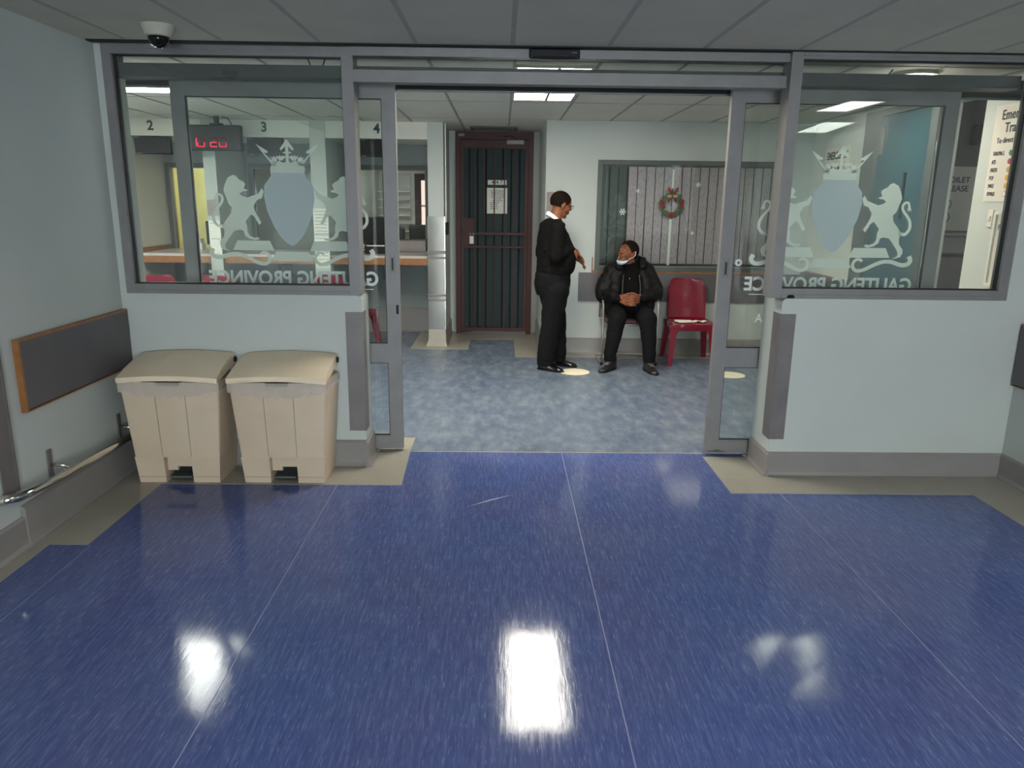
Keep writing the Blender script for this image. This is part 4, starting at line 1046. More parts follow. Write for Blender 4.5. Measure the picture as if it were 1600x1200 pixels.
# recess door with toilet poster
tp = thing('toilet_poster', 'faded poster with TOILET and PLEASE in the recess at the right', 'poster', (3.5, 5.915, 1.4))
obj('sheet', MB().box(3.38, 3.66, 5.912, 5.918, 1.42, 1.90), M['paper'], tp)
text('lettering', 'TOILET', 0.06, M['greyink'], tp, (3.50, 5.910, 1.80), bold=0.001); text('lettering', 'PLEASE', 0.06, M['greyink'], tp, (3.50, 5.910, 1.735), bold=0.001)
o = MB()
for z in (1.62, 1.52):
    ring = lambda r_, y: [(3.44+r_*math.cos(2*PI*k/18), y, z+r_*math.sin(2*PI*k/18)) for k in range(18)]
    o.loft([ring(0.04, 5.912), ring(0.04, 5.910), ring(0.034, 5.910), ring(0.034, 5.912)], True, False)
pieces('line_drawing', o, M['greyink'], tp)
tag(obj('paper_holder', MB().box(3.37, 3.62, 5.80, 5.915, 1.385, 1.405).box(3.39, 3.60, 5.86, 5.915, 1.25, 1.37), M['ctop']), 'pale shelf unit under the toilet poster in the recess', 'shelf')
tag(obj('wall_cabinet', MB().rbox(3.36, 3.60, 5.82, 5.918, 0.92, 1.22, 0.006, 2), M['greyplate']), 'grey dispenser cabinet low in the recess at the right', 'cabinet')
tag(obj('door_closer_box', MB().rbox(3.56, 3.62, 5.84, 5.918, 2.06, 2.20, 0.004, 2), M['steel']), 'small silver box high in the recess at the right', 'box')

M['scuff'] = plain('pale_scuff', rgb(132, 146, 160), 0.5)
sf = MB(); sf.add([(-0.18, 3.75, 0.0012), (-0.05, 3.86, 0.0012), (0.075, 3.93, 0.0012), (-0.03, 3.855, 0.0012), (-0.11, 3.80, 0.0012)], [(0, 4, 3, 2, 1)])
o = struct('trim_9', sf, M['scuff'], label='pale scuff streak on the blue floor')
# floor stickers
for (x, y, lb_) in ((0.72, 7.075, 'round cream sticker on the floor at the feet of the standing person'), (2.21, 7.0, 'round cream sticker on the floor behind the right sliding door')):
    tag(obj('floor_sticker', MB().lathe([(0.145, 0.0), (0.145, 0.0015)], (x, y, 0), 40), M['cream']), lb_, 'floor sticker', 'round floor stickers')

# ------------------------------------------------------------------ red moulded chairs
def make_red():
    r = thing('plastic_chair', '', 'chair')
    # front is -Y
    seat = MB()
    rings = []
    for y, z, w_, th in ((-0.215, 0.405, 0.205, 0.02), (-0.20, 0.428, 0.215, 0.045), (-0.1, 0.425, 0.222, 0.02), (0.05, 0.415, 0.215, 0.02), (0.16, 0.420, 0.200, 0.022), (0.19, 0.44, 0.19, 0.03)):
        top = [(x*w_, y, z+0.010*abs(x)**3) for x in (-1, -.8, -.5, -.2, .2, .5, .8, 1)]
        bot = [(x*w_, y, z-th) for x in (1, .8, .5, .2, -.2, -.5, -.8, -1)]
        rings.append(top+bot)
    seat.loft(rings)
    # apron
    seat.rbox(-0.212, 0.212, -0.222, -0.190, 0.352, 0.432, 0.010, 3).rbox(-0.222, -0.205, -0.2, 0.17, 0.37, 0.42, 0.007, 2).rbox(0.205, 0.222, -0.2, 0.17, 0.37, 0.42, 0.007, 2)
    obj('seat', seat, M['red'], r, world=False, smooth='auto')
    back = MB(); rings = []
    for z, y, w_ in ((0.40, 0.170, 0.185), (0.46, 0.188, 0.192), (0.56, 0.212, 0.192), (0.68, 0.238, 0.188), (0.77, 0.258, 0.180), (0.812, 0.268, 0.166), (0.830, 0.272, 0.142), (0.836, 0.274, 0.115)):
        f_ = [(x*w_, y+0.022*(1-(x*x))-0.012, z) for x in (-1, -.9, -.6, -.3, 0, .3, .6, .9, 1)]
        bk = [(p[0], p[1]+0.016, p[2]) for p in reversed(f_)]
        rings.append(f_+bk)
    back.loft(rings)
    back.tube([(-0.190, 0.19, 0.44), (-0.190, 0.212, 0.6), (-0.180, 0.242, 0.76)], 0.011, 8).tube([(0.190, 0.19, 0.44), (0.190, 0.212, 0.6), (0.180, 0.242, 0.76)], 0.011, 8)
    obj('backrest', back, M['red'], r, world=False, smooth='auto')
    for sx in (-1, 1):
        for fy, by in ((-0.20, -0.245), (0.175, 0.25)):
            l = MB(); R_ = []
            for t_ in (0, 0.25, 0.5, 1.0):
                z = 0.415*(1-t_)+0.0; x = sx*(0.195+0.035*t_); y = fy+(by-fy)*t_; a = 0.050*(1-t_)+0.032*t_+(0.026 if t_ == 0 else 0); b_ = 0.028*(1-t_)+0.021*t_
                R_.append([(x-sx*a*0.9-0*sx, y-b_, z), (x+sx*a*0.5, y-b_, z), (x+sx*a*0.5, y+b_, z), (x-sx*a*0.9, y+b_, z)])
            l.loft(R_)
            obj('leg', l, M['red'], r, world=False)
    return r
rc = make_red(); rc.location = (1.945, 7.63, 0.0); rc.rotation_euler = (0, 0, math.radians(-3))
tag(rc, 'dark red moulded plastic chair beside the seated person, papers on its seat', 'chair', 'red plastic chairs')
dup(rc, (-1.66, 8.10, 0.0), math.radians(150), 'red plastic chair at counter 4, seen past the frosted lion', 'red plastic chairs')
dup(rc, (-2.90, 7.95, 0.0), math.radians(176), 'dark red plastic chair at counter 3 beneath the frosted word PROVINCE', 'red plastic chairs')
dup(rc, (-3.50, 7.95, 0.0), math.radians(180), 'dark red plastic chair at counter 2, leftmost behind the glass', 'red plastic chairs')
pp = MB()
pp.box(-0.16, 0.03, -0.12, -0.02, 0, 0.004, Matrix.Translation((1.93, 7.56, 0.4385)) @ Matrix.Rotation(0.15, 4, 'Z'))
pp.box(-0.15, 0.02, -0.15, -0.04, 0.005, 0.010, Matrix.Translation((1.92, 7.58, 0.4385)) @ Matrix.Rotation(-0.1, 4, 'Z'))
pp.loft([[(1.93, 7.42, 0.440), (1.93, 7.52, 0.440)], [(1.98, 7.42, 0.455), (1.98, 7.52, 0.452)], [(2.03, 7.42, 0.441), (2.03, 7.52, 0.443)], [(2.07, 7.42, 0.458), (2.07, 7.52, 0.452)], [(2.10, 7.42, 0.441), (2.10, 7.52, 0.441)]], False, False)
tag(obj('crumpled_papers', pp, M['paper']), 'crumpled white papers lying on the dark red chair seat', 'papers')

# ------------------------------------------------------------------ visitor chair under the seated person
vc = thing('visitor_chair', 'steel framed visitor chair with maroon seat under the seated person', 'chair', (1.298, 7.62, 0))
def vtube(pts, r=0.011, m='tubegrey', nm='frame_tube'):
    return obj(nm, MB().tube(pts, r, 10), M[m], vc, world=False, smooth=True)
obj('seat', MB().rbox(-0.235, 0.235, -0.20, 0.24, 0.40, 0.47, 0.03, 4), M['maroon'], vc, world=False, smooth='auto')
obj('backrest', MB().rbox(-0.235, 0.235, 0.24, 0.28, 0.50, 0.82, 0.02, 3), M['maroon'], vc, world=False, smooth='auto')
for sx in (-1, 1):
    X_ = sx*0.276
    vtube([(X_, -0.22, 0.012), (X_, -0.215, 0.3), (X_, -0.20, 0.60), (X_, -0.15, 0.655), (X_, 0.10, 0.665), (X_, 0.24, 0.64)], nm='leg')
    vtube([(X_, -0.22, 0.012), (X_, 0.0, 0.012), (X_, 0.24, 0.012)], nm='leg')
    vtube([(sx*0.25, 0.26, 0.42), (sx*0.25, 0.265, 0.65), (sx*0.24, 0.27, 0.80)], nm='leg')
    obj('armrest', MB().rbox(X_-0.022, X_+0.022, -0.17, 0.14, 0.663, 0.688, 0.008, 2), M['black'], vc, world=False)
    obj('foot_cap', MB().ell((X_, -0.22, 0.016), (0.016, 0.02, 0.016)), M['black'], vc, world=False, smooth=True)
    vtube([(X_, 0.05, 0.43), (sx*0.2, 0.05, 0.43)], nm='brace')
vtube([(-0.276, 0.24, 0.012), (-0.2, 0.25, 0.02), (0, 0.252, 0.03), (0.2, 0.25, 0.02), (0.276, 0.24, 0.012)], 0.010)
vtube([(-0.276, -0.205, 0.41), (0.276, -0.205, 0.41)], 0.009, nm='brace')

# ------------------------------------------------------------------ people
def blob(name, mb, mat, parent, vox=0.010, it=4, label=None, fold=0.0):
    o = obj(name, mb, mat, parent, world=False, smooth=True, label=label)
    r = o.modifiers.new('skin_union', 'REMESH'); r.mode = 'VOXEL'; r.voxel_size = vox; r.use_smooth_shade = True
    s_ = o.modifiers.new('soften', 'SMOOTH'); s_.iterations = it; s_.factor = 0.5
    if fold:
        if 'fold_noise' not in bpy.data.textures:
            tx = bpy.data.textures.new('fold_noise', 'CLOUDS'); tx.noise_scale = 0.075; tx.noise_depth = 2
        dm = o.modifiers.new('cloth_folds', 'DISPLACE'); dm.texture = bpy.data.textures['fold_noise']; dm.strength = fold; dm.mid_level = 0.5; dm.texture_coords = 'LOCAL'
    return o
def ringe(c, rx, ry, rz=0.0, tx=0.0, n=20, pw=1.0):
    out = []
    for k in range(n):
        a = 2*PI*k/n; x = rx*math.copysign(abs(math.cos(a))**pw, math.cos(a)); y = ry*math.copysign(abs(math.sin(a))**pw, math.sin(a))
        out.append((c[0]+x*math.cos(rz)-y*math.sin(rz), c[1]+x*math.sin(rz)+y*math.cos(rz), c[2]+tx*x))
    return out

def head_into(mb, H, scale=1.0):
    """head facing local +X; H = 4x4 placing the head centre (between the ears)"""
    def E_(c, r, rot=(0, 0, 0)):
        t = bmesh.new(); bmesh.ops.create_uvsphere(t, u_segments=18, v_segments=12, radius=1)
        mt = H @ Matrix.Translation(Vector(c)*scale) @ Euler(rot).to_matrix().to_4x4() @ Matrix.Diagonal((r[0]*scale, r[1]*scale, r[2]*scale, 1)); mb.merge(t, mt)
    E_((-0.008, 0, 0.030), (0.096, 0.076, 0.088))        # cranium
    E_((0.030, 0, -0.012), (0.066, 0.066, 0.088))        # face
    E_((0.040, 0, -0.072), (0.044, 0.046, 0.040))        # jaw
    E_((0.068, 0, -0.098), (0.020, 0.024, 0.017))        # chin
    E_((0.070, 0, 0.040), (0.026, 0.050, 0.022))         # brow
    for sy in (-1, 1):
        E_((0.062, sy*0.036, -0.026), (0.026, 0.024, 0.026))   # cheeks
        E_((0.004, sy*0.074, -0.005), (0.020, 0.010, 0.034), (0, 0.1, 0))  # ears
        E_((0.012, sy*0.079, 0.012), (0.012, 0.008, 0.016))
        E_((0.098, sy*0.014, -0.024), (0.010, 0.009, 0.008))   # nostrils
        E_((0.078, sy*0.031, 0.016), (0.014, 0.017, 0.010))   # eyelids
    E_((0.094, 0, 0.002), (0.012, 0.010, 0.030), (0, -0.22, 0))  # nose ridge
    E_((0.103, 0, -0.018), (0.014, 0.014, 0.012))        # nose tip
    E_((0.091, 0, -0.048), (0.013, 0.026, 0.008))        # upper lip
    E_((0.088, 0, -0.062), (0.013, 0.022, 0.009))        # lower lip
def hair_into(mb, H, scale=1.0, low=-0.03):
    rings = []; n = 28
    for j in range(0, 13):
        ph = PI/2 - j*(PI/2+0.62)/12
        ring = []
        for k in range(n):
            a = 2*PI*k/n
            front = max(0.0, math.cos(a))
            ph2 = PI/2 - (PI/2-ph)*(1-0.50*front**1.2) if j else ph
            r_ = 1.07 if j else 1.07
            p = Vector((-0.010+0.098*r_*math.cos(ph2)*math.cos(a), 0.078*r_*math.cos(ph2)*math.sin(a), 0.030+0.090*r_*math.sin(ph2)))*scale
            ring.append(tuple(H @ p))
        rings.append(ring)
    inner = []
    for ring in reversed(rings):
        c = H @ Vector((-0.010*scale, 0, 0.02*scale))
        inner.append([tuple(c+(Vector(p)-c)*0.90) for p in ring])
    mb.loft(rings+inner, True, False)

def hand_into(mb, wrist, dirv, palmn, fingers, thumb_side=1, s=1.0):
    """palm plus five separate curled fingers. dirv = along the fingers, palmn = palm normal"""
    w0 = Vector(wrist); d = Vector(dirv).normalized(); n = Vector(palmn); n = (n-d*n.dot(d)).normalized(); a = d.cross(n)*thumb_side
    mb.cone(w0-d*0.02, 0.024*s, w0+d*0.012, 0.024*s)
    for k in range(4):
        o = (k-1.5)*0.0195*s
        mb.cone(w0+d*0.010+a*o*0.7, 0.0165*s, w0+d*0.075*s+a*o, 0.0125*s)
    L = (0.030, 0.043, 0.046, 0.040) if thumb_side else (0.04,)*4
    for k in range(4):
        o = (k-1.5)*0.0195*s*1.02; base = w0+d*0.080*s+a*o
        ln = (0.034, 0.041, 0.044, 0.040)[k]*s; ang = 0.0; p = base
        for q, c in enumerate(fingers[k]):
            ang += c; dd = (d*math.cos(ang)+n*math.sin(ang)); p2 = p+dd*ln*(1, 0.72, 0.58)[q]
            mb.cone(p, (0.0098, 0.0088, 0.0080)[q]*s, p2, (0.0088, 0.0080, 0.0070)[q]*s, n=10); p = p2
    p = w0+d*0.018*s+a*0.026*s; dd = (d*0.62+a*0.62+n*0.45).normalized(); p2 = p+dd*0.040*s
    mb.cone(p, 0.0140*s, p2, 0.0112*s, n=10); dd2 = (d*0.9+a*0.05+n*0.45).normalized(); mb.cone(p2, 0.0108*s, p2+dd2*0.030*s, 0.0088*s, n=10)

# --- standing person: local +X is where the body faces
A = thing('person', 'standing person in black top with white collar and dark trousers, seen from the side', 'person', (0.505, 7.26, 0.0), math.radians(14))
Hs = Matrix.Translation((0.055, 0.0, 1.575)) @ Matrix.Rotation(math.radians(-2), 4, 'Z') @ Matrix.Rotation(math.radians(16), 4, 'Y')
body = MB()
head_into(body, Hs)
body.cone((0.0, 0, 1.43), 0.062, (0.035, 0, 1.54), 0.056)
body.loft([ringe((0.0, 0, 0.82), 0.12, 0.15), ringe((0.01, 0, 1.0), 0.13, 0.155), ringe((0.0, 0, 1.2), 0.12, 0.15), ringe((-0.01, 0, 1.36), 0.09, 0.15), ringe((-0.005, 0, 1.44), 0.06, 0.09)])
for sy, fx, leg in ((-1, -0.075, 0), (1, 0.095, 1)):
    hip = (0.0, sy*0.09, 0.86); kn = (fx*0.6+0.02, sy*0.085, 0.47); an = (fx*1.1-0.02, sy*0.08, 0.09)
    body.cone(hip, 0.085, kn, 0.055).cone(kn, 0.052, an, 0.036)
    body.cone((an[0]+0.01, an[1], 0.055), 0.022, (an[0]+0.03, an[1], 0.040), 0.018)
# arms: right arm (near, -y) and left arm
for sy in (-1, 1):
    sh_ = (-0.025, sy*0.185, 1.38); el = (-0.035, sy*0.235, 1.10); wr_ = (0.140 if sy < 0 else 0.185, sy*0.085-0.015-(0.03 if sy < 0 else 0), 1.165 if sy < 0 else 1.115)
    body.cone(sh_, 0.046, el, 0.038).cone(el, 0.036, wr_, 0.024)
hand_into(body, (0.150, -0.128, 1.160), (0.80, 0.38, -0.42), (0.1, 0.6, -0.75), [(0.5, .6, .4)]*3+[(0.4, .5, .3)], -1)
hand_into(body, (0.222, 0.040, 1.108), (0.72, -0.15, -0.62), (-0.5, -0.5, -0.5), [(0.55, .6, .4), (0.45, .5, .4), (0.3, .3, .2), (0.0, .05, .05)], 1)
bo = blob('body', body, M['skin'], A, 0.0045, 3, label='brown skinned head, neck and hands')
hm = MB(); hair_into(hm, Hs)
obj('hair', hm, M['hair'], A, world=False, smooth=True, label='very short dark hair')
jk = MB()
jk.loft([ringe((0.005, 0, 0.93), 0.172, 0.195), ringe((0.020, 0, 0.98), 0.184, 0.205), ringe((0.026, 0, 1.08), 0.188, 0.205), ringe((0.014, 0, 1.18), 0.176, 0.198), ringe((-0.006, 0, 1.27), 0.155, 0.19), ringe((-0.022, 0, 1.35), 0.125, 0.178), ringe((-0.026, 0, 1.405), 0.095, 0.15), ringe((-0.018, 0, 1.445), 0.070, 0.095)])
for sy in (-1, 1):
    sh_ = (-0.03, sy*0.175, 1.365); el = (-0.055, sy*0.232, 1.10); wr_ = (0.128 if sy < 0 else 0.172, sy*0.095-0.012-(0.025 if sy < 0 else 0), 1.165 if sy < 0 else 1.112)
    jk.cone(sh_, 0.070, el, 0.062).cone(el, 0.060, wr_, 0.038)
jk.ell((-0.02, -0.17, 1.385), (0.07, 0.06, 0.05)).ell((-0.02, 0.17, 1.385), (0.07, 0.06, 0.05))
for z, a in ((1.16, 0.2), (1.02, -0.15), (0.97, 0.1)):
    jk.cone((-0.13, -0.12, z), 0.016, (0.10, -0.165, z-0.02+a*0.1), 0.012)
blob('top', jk, M['cloth_black'], A, 0.010, 4, label='black long sleeved knit top', fold=0.018)
tr = MB()
tr.loft([ringe((-0.006, 0, 0.72), 0.150, 0.178, pw=0.9), ringe((-0.012, 0, 0.82), 0.174, 0.195), ringe((-0.006, 0, 0.92), 0.172, 0.190), ringe((0.003, 0, 0.965), 0.162, 0.185)])
for sy, fx in ((-1, -0.075), (1, 0.095)):
    hip = (0.002, sy*0.092, 0.78); kn = (fx*0.65+0.008, sy*0.085, 0.46); an = (fx*1.05-0.008, sy*0.08, 0.075)
    tr.cone(hip, 0.128, kn, 0.100).cone(kn, 0.098, (an[0], an[1], 0.13), 0.086)
    tr.loft([ringe((an[0]-0.004, an[1], 0.045), 0.082, 0.074), ringe((an[0], an[1], 0.16), 0.086, 0.078), ringe((kn[0], kn[1], 0.44), 0.096, 0.088)])
blob('trousers', tr, M['cloth_trouser'], A, 0.010, 5, label='charcoal straight trousers', fold=0.016)
cl = MB(); n = 26
def cring(rx, ry, z0, lift): return [(-0.004+rx*math.cos(a), ry*math.sin(a), z0-lift*math.cos(a)) for a in [2*PI*k/n for k in range(n)]]
cl.loft([cring(0.086, 0.092, 1.418, 0.066), cring(0.073, 0.076, 1.458, 0.056), cring(0.066, 0.069, 1.462, 0.054), cring(0.074, 0.080, 1.42, 0.062)], True, False)
cl.prism([(0.055, 1.385), (0.10, 1.385), (0.095, 1.36), (0.06, 1.35)], 'y', -0.03, 0.03)
obj('shirt_collar', cl, M['shirt'], A, world=False, smooth='auto', label='white shirt collar')
def shoe(x, y, rz, parent, mat, L=0.27, tag_='shoe'):
    m_ = Matrix.Translation((x, y, 0)) @ Matrix.Rotation(rz, 4, 'Z'); b = MB(); R_ = []
    for t_, w_, h in ((-0.075, 0.020, 0.055), (-0.06, 0.034, 0.075), (-0.01, 0.038, 0.088), (0.04, 0.040, 0.080), (0.09, 0.044, 0.058), (0.14, 0.043, 0.045), (0.175, 0.034, 0.038), (0.195, 0.015, 0.028)):
        R_.append([tuple(m_ @ Vector(p)) for p in [(t_, -w_, 0.012), (t_, -w_, h*0.45), (t_, -w_*0.75, h*0.8), (t_, -w_*0.3, h), (t_, w_*0.3, h), (t_, w_*0.75, h*0.8), (t_, w_, h*0.45), (t_, w_, 0.012)]])
    b.loft(R_); s_ = obj(tag_, b, mat, parent, world=False, smooth=True)
    so = MB(); pts = [(-0.08, -0.028), (-0.03, -0.04), (0.05, -0.042), (0.11, -0.048), (0.17, -0.040), (0.202, -0.014), (0.202, 0.014), (0.17, 0.040), (0.11, 0.048), (0.05, 0.042), (-0.03, 0.04), (-0.08, 0.028)]
    so.prism(pts, 'z', 0.0, 0.014); bmesh.ops.transform(so.b, matrix=m_, verts=so.b.verts[:])
    obj('sole', so, M['black'], s_, world=False)
    return s_, m_
shoe(-0.088, -0.090, math.radians(-48), A, M['shoe_gloss'])
shoe(0.095, 0.080, math.radians(-38), A, M['shoe_gloss'])
gl = MB()
def hp(p): return tuple(Hs @ Vector(p))
for sy in (-1, 1):
    gl.tube([hp((0.0, sy*0.080, 0.016)), hp((0.05, sy*0.074, 0.016)), hp((0.10, sy*0.058, 0.014))], 0.0022, 6)
    gl.tube([hp((0.106-0.004*math.cos(a), sy*0.032+0.025*math.cos(a), 0.008+0.018*math.sin(a))) for a in [2*PI*k/16 for k in range(17)]], 0.0018, 6)
gl.tube([hp((0.108, -0.008, 0.012)), hp((0.108, 0.008, 0.012))], 0.0018, 6)
obj('glasses', gl, M['black'], A, world=False, smooth=True)
obj('bracelet', MB().tube([(0.222+0.0*k, 0.040+0.030*math.cos(2*PI*k/14), 1.098+0.028*math.sin(2*PI*k/14)) for k in range(15)], 0.004, 6), M['black'], A, world=False, smooth=True)

# --- seated person; local -Y is where the body faces
Bp = thing('person', 'seated person in open black jacket, hands clasped, pale blue mask under the chin', 'person', (1.300, 7.62, 0.0), 0)
# head: faces (-0.75,-0.62,+0.25)
yaw = math.atan2(-0.66, -0.75)
Hb = Matrix.Translation((-0.036, -0.075, 1.112)) @ Matrix.Rotation(yaw, 4, 'Z') @ Matrix.Rotation(math.radians(-17), 4, 'Y') @ Matrix.Rotation(math.radians(-6), 4, 'X')
body = MB()
head_into(body, Hb, 1.04)
body.cone((0.0, 0.0, 0.92), 0.075, (-0.035, -0.05, 1.06), 0.066)
body.loft([ringe((0, 0.06, 0.48), 0.17, 0.13), ringe((0, 0.05, 0.65), 0.17, 0.14), ringe((0, 0.03, 0.85), 0.18, 0.11), ringe((0, 0.01, 0.94), 0.11, 0.08)])
LEG = ((-1, (-0.10, 0.03, 0.52), (-0.165, -0.40, 0.50), (-0.225, -0.43, 0.10)), (1, (0.11, 0.03, 0.52), (0.128, -0.42, 0.50), (0.155, -0.47, 0.10)))
for sx, hip, kn, an in LEG:
    body.cone(hip, 0.085, kn, 0.06).cone(kn, 0.056, an, 0.038)
    body.cone((an[0], an[1], 0.07), 0.022, (an[0], an[1]-0.02, 0.04), 0.018)
ARM = ((-1, (-0.215, 0.02, 0.90), (-0.275, -0.05, 0.67), (-0.135, -0.315, 0.690)), (1, (0.215, 0.02, 0.90), (0.270, -0.06, 0.69), (0.062, -0.325, 0.690)))
for sx, a_, b_, c_ in ARM: body.cone(a_, 0.05, b_, 0.04).cone(b_, 0.038, c_, 0.026)
for sg in (-1, 1):
    # palms face each other, fingers cross in front, alternating in height
    HX, HZ = -0.037, 0.026
    w0 = Vector((sg*0.098+HX, -0.318, 0.668+HZ)); k0 = Vector((sg*0.036+HX, -0.392, 0.660+HZ))
    body.cone(w0, 0.023, w0.lerp(k0, 0.3), 0.025)
    for k in range(4):
        z = HZ+0.690-0.0265*k+(0.0133 if sg > 0 else 0.0)
        kn_ = Vector((sg*0.043+HX, -0.385, z)); body.cone(w0+Vector((0, 0, (z-HZ-0.66)*0.5)), 0.018, kn_, 0.0125)
        m1 = Vector((sg*0.010+HX, -0.4185, z-0.002)); m2 = Vector((-sg*0.024+HX, -0.4145, z-0.003)); m3 = Vector((-sg*0.044+HX, -0.398, z-0.004))
        body.cone(kn_, 0.0090, m1, 0.0082, n=10).cone(m1, 0.0080, m2, 0.0074, n=10).cone(m2, 0.0074, m3, 0.0066, n=10)
    t0 = Vector((sg*0.060+HX, -0.362, 0.700+HZ)); t1 = Vector((sg*0.030+HX, -0.385, 0.720+HZ)); t2 = Vector((HX-0.006*sg, -0.404, 0.722+0.008*sg+HZ))
    body.cone(w0+Vector((0, -0.01, 0.01)), 0.017, t0, 0.014).cone(t0, 0.0125, t1, 0.0105, n=10).cone(t1, 0.0105, t2, 0.0085, n=10)
blob('body', body, M['skin'], Bp, 0.0042, 2, label='brown skinned head, neck and clasped hands')
hm = MB(); hair_into(hm, Hb, 1.04)
obj('hair', hm, M['hair'], Bp, world=False, smooth=True, label='close black hair')
for sy in (-1, 1):
    c = Hb @ Vector((0.0840*1.04, sy*0.031*1.04, 0.013*1.04)); c2 = Hb @ Vector((0.0935*1.04, sy*0.031*1.04, 0.0145*1.04))
    e_ = obj('eye', MB().ell(c, (0.0105, 0.0105, 0.0045)), M['eyewhite'], Bp, world=False, smooth=True, label='white of the eye')
    obj('pupil', MB().ell(c2, (0.0050, 0.0050, 0.0046), u=10, v=8), M['black'], e_, world=False, smooth=True)
lp = MB(); lp.merge((lambda t: (bmesh.ops.create_uvsphere(t, u_segments=14, v_segments=8, radius=1), t)[1])(bmesh.new()), Hb @ Matrix.Translation((0.097, 0, -0.052)) @ Matrix.Diagonal((0.0085, 0.022, 0.006, 1)))
lp.merge((lambda t: (bmesh.ops.create_uvsphere(t, u_segments=14, v_segments=8, radius=1), t)[1])(bmesh.new()), Hb @ Matrix.Translation((0.094, 0, -0.0655)) @ Matrix.Diagonal((0.0085, 0.019, 0.007, 1)))
M['lip'] = plain('dark_rose_lips', rgb(116, 62, 58), 0.45)
obj('lips', lp, M['lip'], Bp, world=False, smooth=True)
# mask pulled under the chin, with ear loop
mk = MB(); rows_ = []
for dz, dx in ((0.0, 0.0), (-0.014, 0.004), (-0.028, -0.004), (-0.038, -0.018)):
    row = []
    for k in range(13):
        a = -1.35+2.7*k/12
        row.append(tuple(Hb @ (Vector((0.030+(0.058+dx)*math.cos(a), (0.060+dx)*math.sin(a), -0.098+dz+0.035*(1-math.cos(a))))*1.04)))
    rows_.append(row)
mk.loft(rows_, False, False)
mo = obj('face_mask', mk, M['mask'], Bp, world=False, smooth=True, label='pale blue surgical mask worn under the chin')
so_ = mo.modifiers.new('thickness', 'SOLIDIFY'); so_.thickness = 0.003
lo = MB()
for sy in (-1, 1):
    lo.tube([tuple(Hb @ (Vector(p)*1.04)) for p in ((0.044, sy*0.060, -0.080), (0.03, sy*0.074, -0.045), (0.008, sy*0.084, -0.03), (-0.010, sy*0.088, 0.0), (0.004, sy*0.088, 0.03))], 0.0025, 6)
pieces('ear_loop', lo, M['shirt'], mo, world=False, smooth=True)
# inner black top
tp_ = MB().loft([ringe((0, 0.02, 0.50), 0.20, 0.175), ringe((0, 0.0, 0.62), 0.195, 0.175), ringe((0, 0.0, 0.76), 0.185, 0.155), ringe((0, 0.01, 0.87), 0.18, 0.12), ringe((0, 0.0, 0.94), 0.14, 0.10), ringe((-0.01, -0.015, 0.985), 0.095, 0.092), ringe((-0.015, -0.025, 1.02), 0.082, 0.082)])
blob('top', tp_, M['cloth_black'], Bp, 0.012, 4, label='plain black top')
obj('pendant', MB().ell((-0.02, -0.145, 0.865), (0.004, 0.003, 0.010)), M['chrome'], Bp, world=False, smooth=True)
# open puffer jacket: back, two front panels, sleeves, hood roll
jk = MB()
jk.loft([ringe((0, 0.085, 0.50), 0.245, 0.13), ringe((0, 0.08, 0.62), 0.25, 0.14), ringe((0, 0.07, 0.78), 0.245, 0.13), ringe((0, 0.05, 0.92), 0.235, 0.11), ringe((0, 0.035, 0.985), 0.17, 0.09)])
for sx in (-1, 1):
    jk.loft([ringe((sx*0.165, -0.05, 0.50), 0.085, 0.135, n=16), ringe((sx*0.170, -0.065, 0.62), 0.088, 0.14, n=16), ringe((sx*0.165, -0.045, 0.76), 0.085, 0.135, n=16), ringe((sx*0.150, -0.02, 0.88), 0.080, 0.10, n=16), ringe((sx*0.10, -0.0, 0.975), 0.05, 0.075, n=16)])
    jk.cone((sx*0.175, 0.02, 0.925), 0.088, (sx*0.255, -0.03, 0.74), 0.092)
for sx, a_, b_, c_ in ARM:
    bx_ = (b_[0]*0.96, b_[1]-0.02, b_[2]+0.02)
    jk.cone((sx*0.245, 0.0, 0.80), 0.088, bx_, 0.082)
    p0 = Vector(bx_); p1 = Vector(c_)
    for t_ in (0.0, 0.25, 0.5, 0.75):
        q0 = p0.lerp(p1, t_); q1 = p0.lerp(p1, t_+0.22); jk.cone(q0, 0.080-0.042*t_, q1, 0.070-0.042*t_)
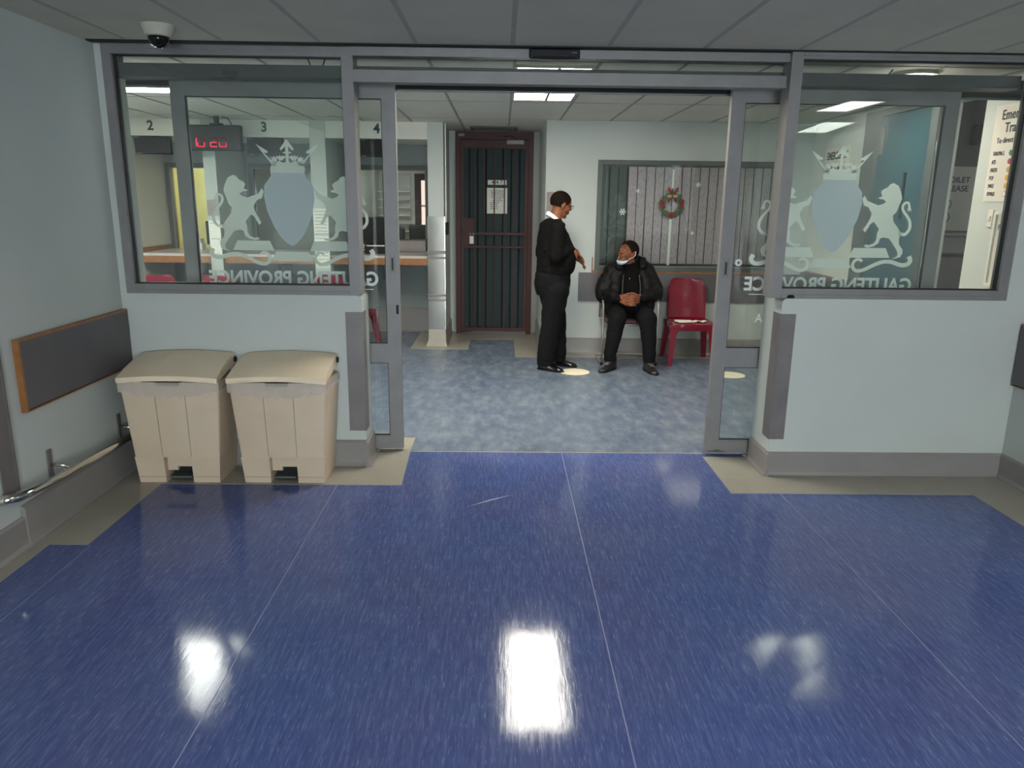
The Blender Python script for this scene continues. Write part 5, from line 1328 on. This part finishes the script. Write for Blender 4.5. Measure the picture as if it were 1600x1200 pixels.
# collar / hood roll
hood = [(-0.115, -0.075, 0.965), (-0.125, 0.0, 1.0), (-0.09, 0.07, 1.03), (0.0, 0.105, 1.05), (0.09, 0.07, 1.05), (0.125, 0.0, 1.04), (0.115, -0.07, 0.985)]
for p, q in zip(hood, hood[1:]): jk.cone(p, 0.036, q, 0.036)
jk.cone((0.06, 0.05, 1.03), 0.05, (0.15, 0.03, 0.985), 0.05)
blob('jacket', jk, M['cloth_jacket'], Bp, 0.010, 3, label='open black padded jacket', fold=0.034)
zp = MB()
for sx in (-1, 1):
    zp.tube([(sx*0.085, -0.175, 0.60), (sx*0.09, -0.172, 0.70), (sx*0.088, -0.155, 0.80), (sx*0.078, -0.115, 0.90)], 0.004, 6)
pieces('zip', zp, M['darkframe'], Bp, world=False, smooth=True)
for sx, a_, b_, c_ in ARM:
    cu = MB(); d = (Vector(c_)-Vector(b_)).normalized(); p = Vector(c_)
    cu.cone(p-d*0.03, 0.040, p+d*0.006, 0.035)
    blob('cuff', cu, M['cloth_black'], Bp, 0.009, 2)
tr = MB()
tr.loft([ringe((0, 0.03, 0.47), 0.19, 0.16), ringe((0, 0.03, 0.60), 0.19, 0.16)])
for sx, hip, kn, an in LEG:
    tr.cone((hip[0], hip[1]-0.02, 0.548), 0.108, (kn[0], kn[1], kn[2]+0.005), 0.090)
    tr.cone((kn[0], kn[1]-0.005, kn[2]), 0.088, (an[0], an[1], 0.16), 0.064)
    tr.loft([ringe((an[0], an[1], 0.085), 0.060, 0.062, n=16), ringe((an[0], an[1], 0.20), 0.060, 0.062, n=16), ringe((kn[0], kn[1], 0.45), 0.080, 0.078, n=16)])
blob('trousers', tr, M['cloth_trouser'], Bp, 0.010, 4, label='dark trousers', fold=0.014)
for (x, y, rz) in ((-0.215, -0.43, math.radians(-128)), (0.150, -0.48, math.radians(-78))):
    s_, m_ = shoe(x, y, rz, Bp, M['shoe'])
    lc = MB()
    for t_ in (0.0, 0.025, 0.05, 0.075): lc.tube([tuple(m_ @ Vector((t_+0.01, -0.02, 0.086-t_*0.32))), tuple(m_ @ Vector((t_+0.015, 0, 0.094-t_*0.32))), tuple(m_ @ Vector((t_+0.01, 0.02, 0.086-t_*0.32)))], 0.003, 6)
    pieces('lace', lc, M['greyplate'], s_, world=False)
    obj('ankle_boot_shaft', MB().loft([ringe(tuple(m_ @ Vector((-0.03, 0, 0.06))), 0.044, 0.044, n=14), ringe(tuple(m_ @ Vector((-0.032, 0, 0.125))), 0.046, 0.046, n=14)]), M['shoe'], s_, world=False, smooth='auto')
